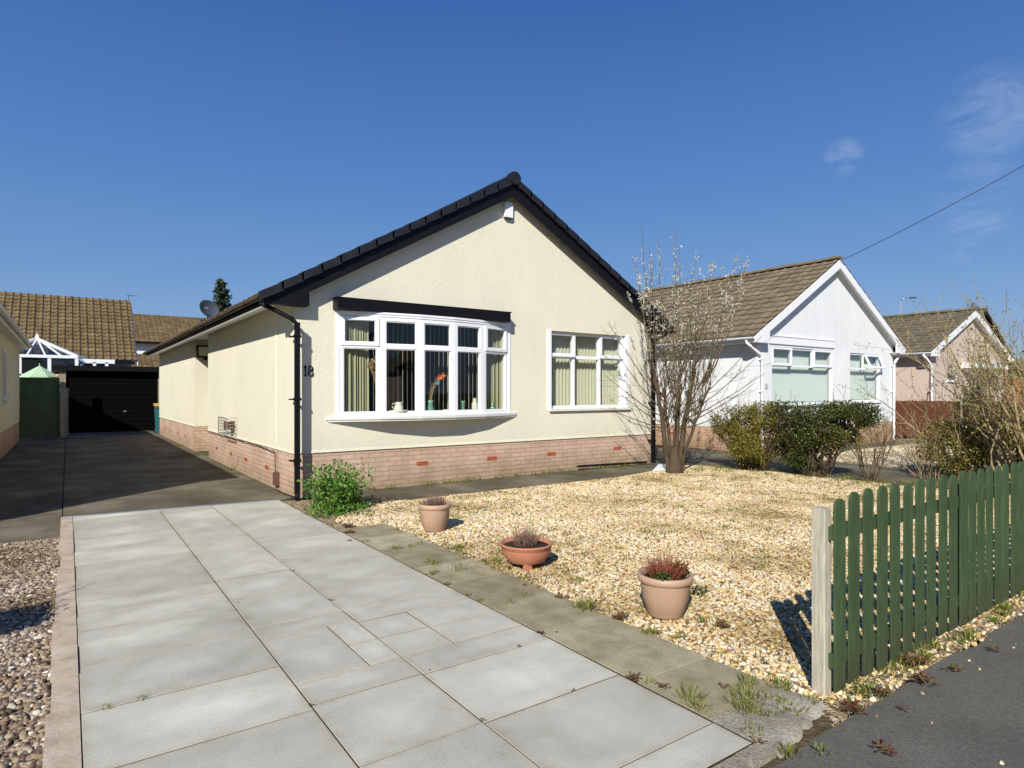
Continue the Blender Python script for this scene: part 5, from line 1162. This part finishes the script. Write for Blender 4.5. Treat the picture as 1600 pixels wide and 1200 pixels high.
# ------------------------------------------------------------------ shrubs and trees
def grow(mb, tips, p, d, L_, r, depth, wander=.18, up=.05, seg=6, split=.9, kids=2, kl=.6, n=5, rmin=.0018, ang=.6, droop=0):
    """one branch as a tapering wandering tube; side shoots from it; tips collects points along the twigs"""
    pts = [Vector(p)]; rs = [r]; d = Vector(d).normalized()
    for i in range(seg):
        d = (d + Vector((R.gauss(0, wander), R.gauss(0, wander), R.gauss(0, wander*.6)+up))).normalized()
        pts.append(pts[-1] + d*L_/seg); rs.append(max(rmin, r*(1-.85*(i+1)/seg) if depth == 0 else r*(1-.5*(i+1)/seg)))
    mb.tube(pts, rs, n=n if r > .012 else 3, cap=False)
    if depth == 0: tips.append(pts); return
    for k in range(kids):
        i = R.randint(max(1, seg//3), seg); q = pts[i]; dd = (d + Vector((R.gauss(0, ang), R.gauss(0, ang), R.gauss(.1, ang*.6)))).normalized()
        grow(mb, tips, q, dd, L_*kl*R.uniform(.7, 1.25), rs[i]*.6, depth-1, wander, up, seg, split, kids, kl, n, rmin, ang)
    grow(mb, tips, pts[-1], d, L_*kl*R.uniform(.8, 1.2), rs[-1], depth-1, wander, up, seg, split, kids, kl, n, rmin, ang)
# the white blossoming tree by the corner of the house
TX, TY = 9.43, 7.96
t = thing('blossom_tree', 'bare multi-stemmed tree with white blossom in front of the house corner', 'tree', (TX, TY, 0))
m = MB(); tips = []
ex, ey = .816, -.578                                # a horizontal axis, along which the stems fan
def off(a, b=0): return Vector((TX + ex*a + .578*b, TY + ey*a + .816*b, 0))
heads = []
for a0, a1, top, r0, ln_ in ((-.10, -.42, 1.95, .075, -.1), (.02, .06, 1.5, .085, 0), (.08, .42, 2.12, .085, .1), (.0, .18, 2.02, .07, .2), (-.03, -.15, 1.6, .05, .25), (.11, .60, 1.65, .045, -.2)):
    b0, b1 = R.uniform(-.05, .05), ln_; pts = []; rs = []
    for i in range(11):
        u = i/10; q = off(a0 + (a1-a0)*u**1.25 + R.uniform(-.018, .018), b0+(b1-b0)*u + R.uniform(-.018, .018)); q.z = -.03 + (top+.03)*u; pts.append(q); rs.append(r0*.74*(1.25 if u < .1 else 1)*(1 - .42*u)*R.uniform(.9, 1.12))
    m.tube(pts, rs, n=9); heads.append((pts, rs))
    for k in range(3): i = R.randint(5, 10); m.tube([pts[i] + Vector((R.uniform(-.03, .03), R.uniform(-.03, .03), 0)), pts[i] + Vector((R.uniform(-.12, .12), R.uniform(-.12, .12), .10))], [.035, .028], n=7)
m.tube([off(0)+Vector((0, 0, -.05)), off(.01)+Vector((0, 0, .25)), off(.0)+Vector((0, 0, .5))], [.17, .12, .06], n=12)
m.build('trunk', M['bark'], t)
br = MB(); tips = []
for pts, rs in heads:
    for i in range(4, 11):
        for _ in range(2 if i < 9 else 4):
            side = R.uniform(-1, 1); d = Vector((ex*side*.75 + .578*R.uniform(-.5, .5), ey*side*.75 + .816*R.uniform(-.5, .5), R.uniform(.55, 1.3)))
            L_ = R.uniform(.5, 1.25) if abs(side) > .5 else R.uniform(.8, 1.9)
            grow(br, tips, pts[i], d, L_*.62, R.uniform(.006, .011), 1, wander=.07, up=.09, seg=5, kids=3, kl=.8, ang=.28, rmin=.0028)
for a, b, zt_, a0 in ((-.62, .1, 4.75, -.35), (-.48, 0, 4.3, -.3), (-.75, 0, 4.15, -.35), (-.30, .1, 4.5, -.1), (.02, 0, 4.72, .05), (.12, .1, 4.35, .1), (.32, 0, 4.1, .3), (1.42, 0, 4.1, .5), (1.22, .1, 4.15, .5), (1.12, 0, 3.95, .45), (.75, .1, 4.0, .4), (-.05, -.1, 3.9, 0), (.22, -.1, 3.7, .2), (1.3, -.1, 3.5, .5), (.5, 0, 3.5, .3)):
    pts = []; 
    for i in range(13):
        u = i/12; q = off(a0 + (a-a0)*u**.8 + R.uniform(-.02, .02), b*u + R.uniform(-.02, .02)); q.z = 1.6 + (zt_-1.6)*u; pts.append(q)
    br.tube(pts, [.012*(1-u/13)+.003 for u in range(13)], n=4, cap=False); tips.append(pts[4:]); tips.append(pts[7:]); tips.append(pts[7:])
    for _ in range(5): i = R.randint(4, 10); grow(br, tips, pts[i], (R.uniform(-.4, .4), R.uniform(-.4, .4), 1), R.uniform(.3, .7), .005, 0, wander=.06, up=.1, rmin=.0028)
for a, b, zt_ in ((-1.25, .1, 2.9), (-1.1, 0, 2.3), (-1.35, 0, 1.9), (-1.0, .1, 1.5), (1.55, 0, 2.2), (1.7, 0, 1.9), (1.4, .1, 1.6), (1.2, 0, 1.25), (-.9, 0, 1.0), (1.6, -.1, 2.6), (-1.2, -.1, 1.2)):
    a0 = -.2 if a < 0 else .25; z0_ = .5 + .3*zt_; pts = []
    for i in range(9): u = i/8; q = off(a0 + (a-a0)*u, b*u + R.uniform(-.03, .03)); q.z = z0_ + (zt_-z0_)*u**1.2; pts.append(q)
    br.tube(pts, [.009*(1-u/9)+.003 for u in range(9)], n=4, cap=False); tips.append(pts[3:])
    for _ in range(6): i = R.randint(2, 7); grow(br, tips, pts[i], (ex*a*.5+R.uniform(-.4, .4), ey*a*.5+R.uniform(-.4, .4), R.uniform(-.1, .8)), R.uniform(.25, .6), .004, 0, wander=.1, up=.06, rmin=.0028)
br.build('branches', M['twig'], t)
bl = MB()
for pts in tips:
    for _ in range(4):
        i = R.randint(1, len(pts)-1); p = pts[i-1].lerp(pts[i], R.random())
        if p.z < 1.9 and R.random() < .8: continue
        if p.z < 2.7 and R.random() < .6: continue
        dens = noise.noise((p.x*1.7, p.y*1.7, p.z*.8+5)) + (.25 if p.z > 3 else 0)
        for _ in range(R.randint(1, 2 + int(max(0, dens*12)))):
            q = p + Vector((R.gauss(0, .016), R.gauss(0, .016), R.gauss(0, .03)))
            for k in range(2): leaf(bl, q, R.uniform(.020, .036))
bl.build('blossom', M['blossom'], t)
bd = MB()
for pts in tips:
    for _ in range(3): p = pts[R.randint(1, len(pts)-1)]; leaf(bd, p + Vector((R.gauss(0, .01), R.gauss(0, .01), R.gauss(0, .01))), .022)
bd.build('buds', M['leaf_bud'], t)

def shrub(name, label, x, y, stems, foliage, stemm, group=None, cat='shrub'):
    t = thing(name, label, cat, (x, y, 0), group); m = MB(); stems(m); m.build('stems', stemm, t)
    for nm, f, mt in foliage:
        m = MB(); f(m); m.build(nm, mt, t)
    return t
# bright green hydrangea like shrub at the corner
tp = []
def st1(m):
    for _ in range(100): a = R.uniform(0, 6.28); r = R.random()*.30; grow(m, tp, (2.86+r*math.cos(a), 7.95+r*math.sin(a)*.8, 0), (math.cos(a)*R.uniform(0, .95), math.sin(a)*R.uniform(0, .8), 1), R.uniform(.30, .62), .006, 0, wander=.12, up=.1, seg=5)
def fo1(m):
    for pts in tp:
        for _ in range(34): i = R.randint(1, len(pts)-1); leaf(m, pts[i] + Vector((R.gauss(0, .035), R.gauss(0, .035), R.gauss(.02, .035))), R.uniform(.03, .062))
    leafy(m, (2.80, 7.75, .08), (.45, .35, .08), 700, .035, zmin=.02)
shrub('green_shrub', 'bright green leafy shrub at the front corner of the cream house', 2.86, 8.0, st1, [('leaves', fo1, M['leaf_bright'])], M['twig'])
# hedge bushes on the boundary: olive gold left, dark evergreen middle
def clumps(m, cs, n, s, gap=.0):
    for (cx_, cy_, cz_, rx, ry, rzz), k in cs:
        for _ in range(int(n*k)):
            while True:
                p = Vector((R.uniform(-1, 1), R.uniform(-1, 1), R.uniform(-1, 1)))
                if .25 < p.length < 1 + .12*R.gauss(0, 1): break
            q = Vector((cx_+p.x*rx, cy_+p.y*ry, cz_+p.z*rzz))
            if noise.noise(q*3.2) < gap - .25 or q.z < .05: continue
            leaf(m, q, s*R.uniform(.6, 1.3))
def hedge(name, label, base, cs, n, s, leafm, stems_n, hgt, stemm='bark', gap=.1, extra=None, spread=.7):
    def st(m):
        for _ in range(stems_n):
            c_ = R.choice(cs)[0]; tt = []
            bx, by = base[0] + (c_[0]-base[0])*.3 + R.gauss(0, .07), base[1] + (c_[1]-base[1])*.3 + R.gauss(0, .07)
            d = Vector((c_[0]-bx + R.gauss(0, .2), c_[1]-by + R.gauss(0, .2), max(.4, c_[2]+.1)))
            grow(m, tt, (bx, by, 0), d, d.length*.75, R.uniform(.010, .026), 2, wander=.14, up=.03, seg=5, kids=2, kl=.5, ang=.5, rmin=.003)
    return shrub(name, label, base[0], base[1], st, [('leaves', lambda m: clumps(m, cs, n, s, gap), M[leafm])] + (extra or []), M[stemm])
hedge('olive_bush', 'olive gold leaved bush at the left end of the boundary hedge', (11.0, 7.3), [((10.95, 7.45, .75, .42, .42, .55), 1), ((10.85, 7.25, .45, .42, .4, .35), .8), ((11.05, 7.1, 1.0, .38, .36, .38), .8), ((10.9, 7.9, .95, .3, .3, .3), .3)], 8500, .036, 'leaf_gold', 40, 1.3, gap=.10)
hedge('evergreen_bush', 'dark glossy evergreen bush in the middle of the boundary hedge', (11.1, 6.3), [((11.15, 6.75, .82, .42, .42, .56), 1), ((11.1, 6.2, .85, .45, .42, .50), 1), ((11.15, 5.75, 1.0, .40, .42, .40), .9), ((11.1, 6.35, .45, .38, .5, .35), .6), ((11.2, 5.35, 1.15, .32, .3, .22), .35)], 9500, .040, 'leaf_dark', 34, 1.4, gap=.15,
      extra=[('yellowed_leaves', lambda m: clumps(m, [((11.1, 6.3, .8, .5, .95, .55), 1), ((11.15, 5.6, .95, .45, .5, .45), .6)], 2600, .036, .1), M['leaf_gold'])])
m = MB(); m.tube([(11.12, 6.2, -.02), (11.13, 6.2, .25), (11.1, 6.22, .5)], [.11, .09, .09], n=9); m.tube([(11.1, 6.22, .5), (11.0, 6.4, .8)], [.06, .03], n=7); tag(m.build('stump', M['bark']), 'short dark stump under the evergreen bush', 'stump')
def bare(name, label, x, y, n, h, sp, r, leafn, leafs, leafm='leaf_bud', stemm='paletwig', depth=2, lean=.5, wander=.12, kids=3, group=None, kl=.6):
    tt = []
    def st(m):
        for _ in range(n):
            a = R.uniform(0, 6.28); rr = sp*math.sqrt(R.random())
            grow(m, tt, (x+rr*math.cos(a), y+rr*math.sin(a), 0), (math.cos(a)*R.uniform(0, lean), math.sin(a)*R.uniform(0, lean), 1), h*R.uniform(.4, .62), r*R.uniform(.6, 1.2), depth, wander=wander, up=.04, seg=6, kids=kids, kl=kl, ang=.45, rmin=.0035)
    def fo(m):
        for pts in tt:
            for _ in range(leafn):
                if noise.noise(pts[-1]*1.5) < -.05 and R.random() < .6: continue
                leaf(m, pts[R.randint(1, len(pts)-1)] + Vector((R.gauss(0, .02), R.gauss(0, .02), R.gauss(0, .02))), leafs*R.uniform(.6, 1.3))
    return shrub(name, label, x, y, st, [('leaves', fo, M[leafm])], M[stemm], group)
bare('bare_shrub', 'thin upright brown shrub with almost no leaves beside the evergreen bush', 11.25, 5.25, 18, 1.35, .13, .012, 2, .03, 'leaf_gold', 'twig', depth=1, lean=.3)
bare('twiggy_shrub', 'low pale twiggy shrub just behind the picket fence at its middle', 12.6, 4.9, 22, 1.15, .22, .009, 2, .022, depth=1, lean=.8, wander=.16)
bare('twiggy_shrub', 'low pale twiggy shrub in front of the red brown fence', 15.6, 6.1, 22, 1.5, .3, .010, 2, .025, depth=1, lean=.7, wander=.16)
bare('tall_shrub', 'tall pale branched shrub with yellow buds at the right of the hedge', 13.2, 4.45, 15, 2.35, .45, .026, 7, .040, depth=2, lean=.85, wander=.16, kl=.66)
bare('tall_shrub', 'tallest pale branched shrub with yellow green leaves at the right edge of the photo', 12.4, 3.25, 24, 3.0, .5, .027, 8, .042, depth=2, lean=.75, wander=.16, kl=.68)
hedge('olive_bush', 'dense olive green bush behind the right end of the picket fence', (13.3, 4.6), [((13.0, 4.6, .55, .6, .6, .5), 1), ((13.4, 4.0, .65, .6, .6, .6), 1.1), ((12.9, 3.3, .55, .6, .6, .55), 1)], 8500, .04, 'leaf_gold', 20, 1.1, 'paletwig', gap=.12,
      extra=[('young_leaves', lambda m: clumps(m, [((13.0, 4.4, .8, .6, .6, .45), 1), ((13.0, 3.6, .85, .6, .6, .5), 1)], 700, .045), M['leaf_bud'])])
# conifer far behind the roof
t = thing('conifer', 'dark narrow conifer rising behind the cream bungalow roof', 'tree', (5.7, 31, 0))
m = MB(); m.tube([(5.7, 31, 0), (5.7, 31, 6.4)], [.12, .02], n=7); m.build('trunk', M['bark'], t)
m = MB()
for k in range(46):
    z = 3.2 + 3.4*k/46; L_ = 1.25*(1 - (k/46))**.8 + .08
    for j in range(7):
        a = R.uniform(0, 6.28); L2 = L_*R.uniform(.4, 1.1)
        for s_ in range(16):
            u = s_/16; p = Vector((5.7+math.cos(a)*L2*u, 31+math.sin(a)*L2*u, z - .12*L2*u + .15*u*u)); leaf(m, p, .13, up=-.1)
m.build('crown', M['needle'], t)
t = thing('conifer', 'small dark conifer tip left of the satellite dish', 'tree', (4.9, 30, 0))
m = MB(); m.tube([(4.9, 30, 0), (4.9, 30, 4.4)], [.1, .02], n=7); m.build('trunk', M['bark'], t)
m = MB()
for _ in range(900): a = R.uniform(0, 6.28); r = R.random()*.5; z = R.uniform(3.4, 4.7); leaf(m, Vector((4.9+r*math.cos(a)*(4.9-z)*.9, 30+r*math.sin(a), z)), .12)
m.build('crown', M['needle'], t)
# clipped bush just outside the left edge; its shadow lies on the pebbles
hedge('round_bush', 'small clipped bush on the pebbles left of the driveway', (-1.22, 4.70), [((-1.22, 4.70, .70, .34, .26, .16), 1)], 3000, .04, 'leaf_dark', 5, .6, gap=-.3)
for o in COL.objects:
    if o.parent is None and o.get('category') == 'house': o['group'] = 'bungalows along the street' if 'bungalow' in o.name else 'houses behind the bungalows'
    if o.parent is None and o.get('category') == 'plant pot': o['group'] = 'plant pots along the side path'
    if o.parent is None and o.get('category') == 'blind': o['group'] = 'vertical blinds in the windows'
    if o.parent is None and o.get('category') == 'curtain': o['group'] = 'curtains in the bow window'
m = MB(); m.tube([(8.05, 9.17, .115), (8.6, 9.16, .105), (9.95, 9.15, .075)], .022, n=8); tag(m.build('loose_pipe', M['black']), 'thin black pipe lying along the foot of the brick plinth', 'pipe')
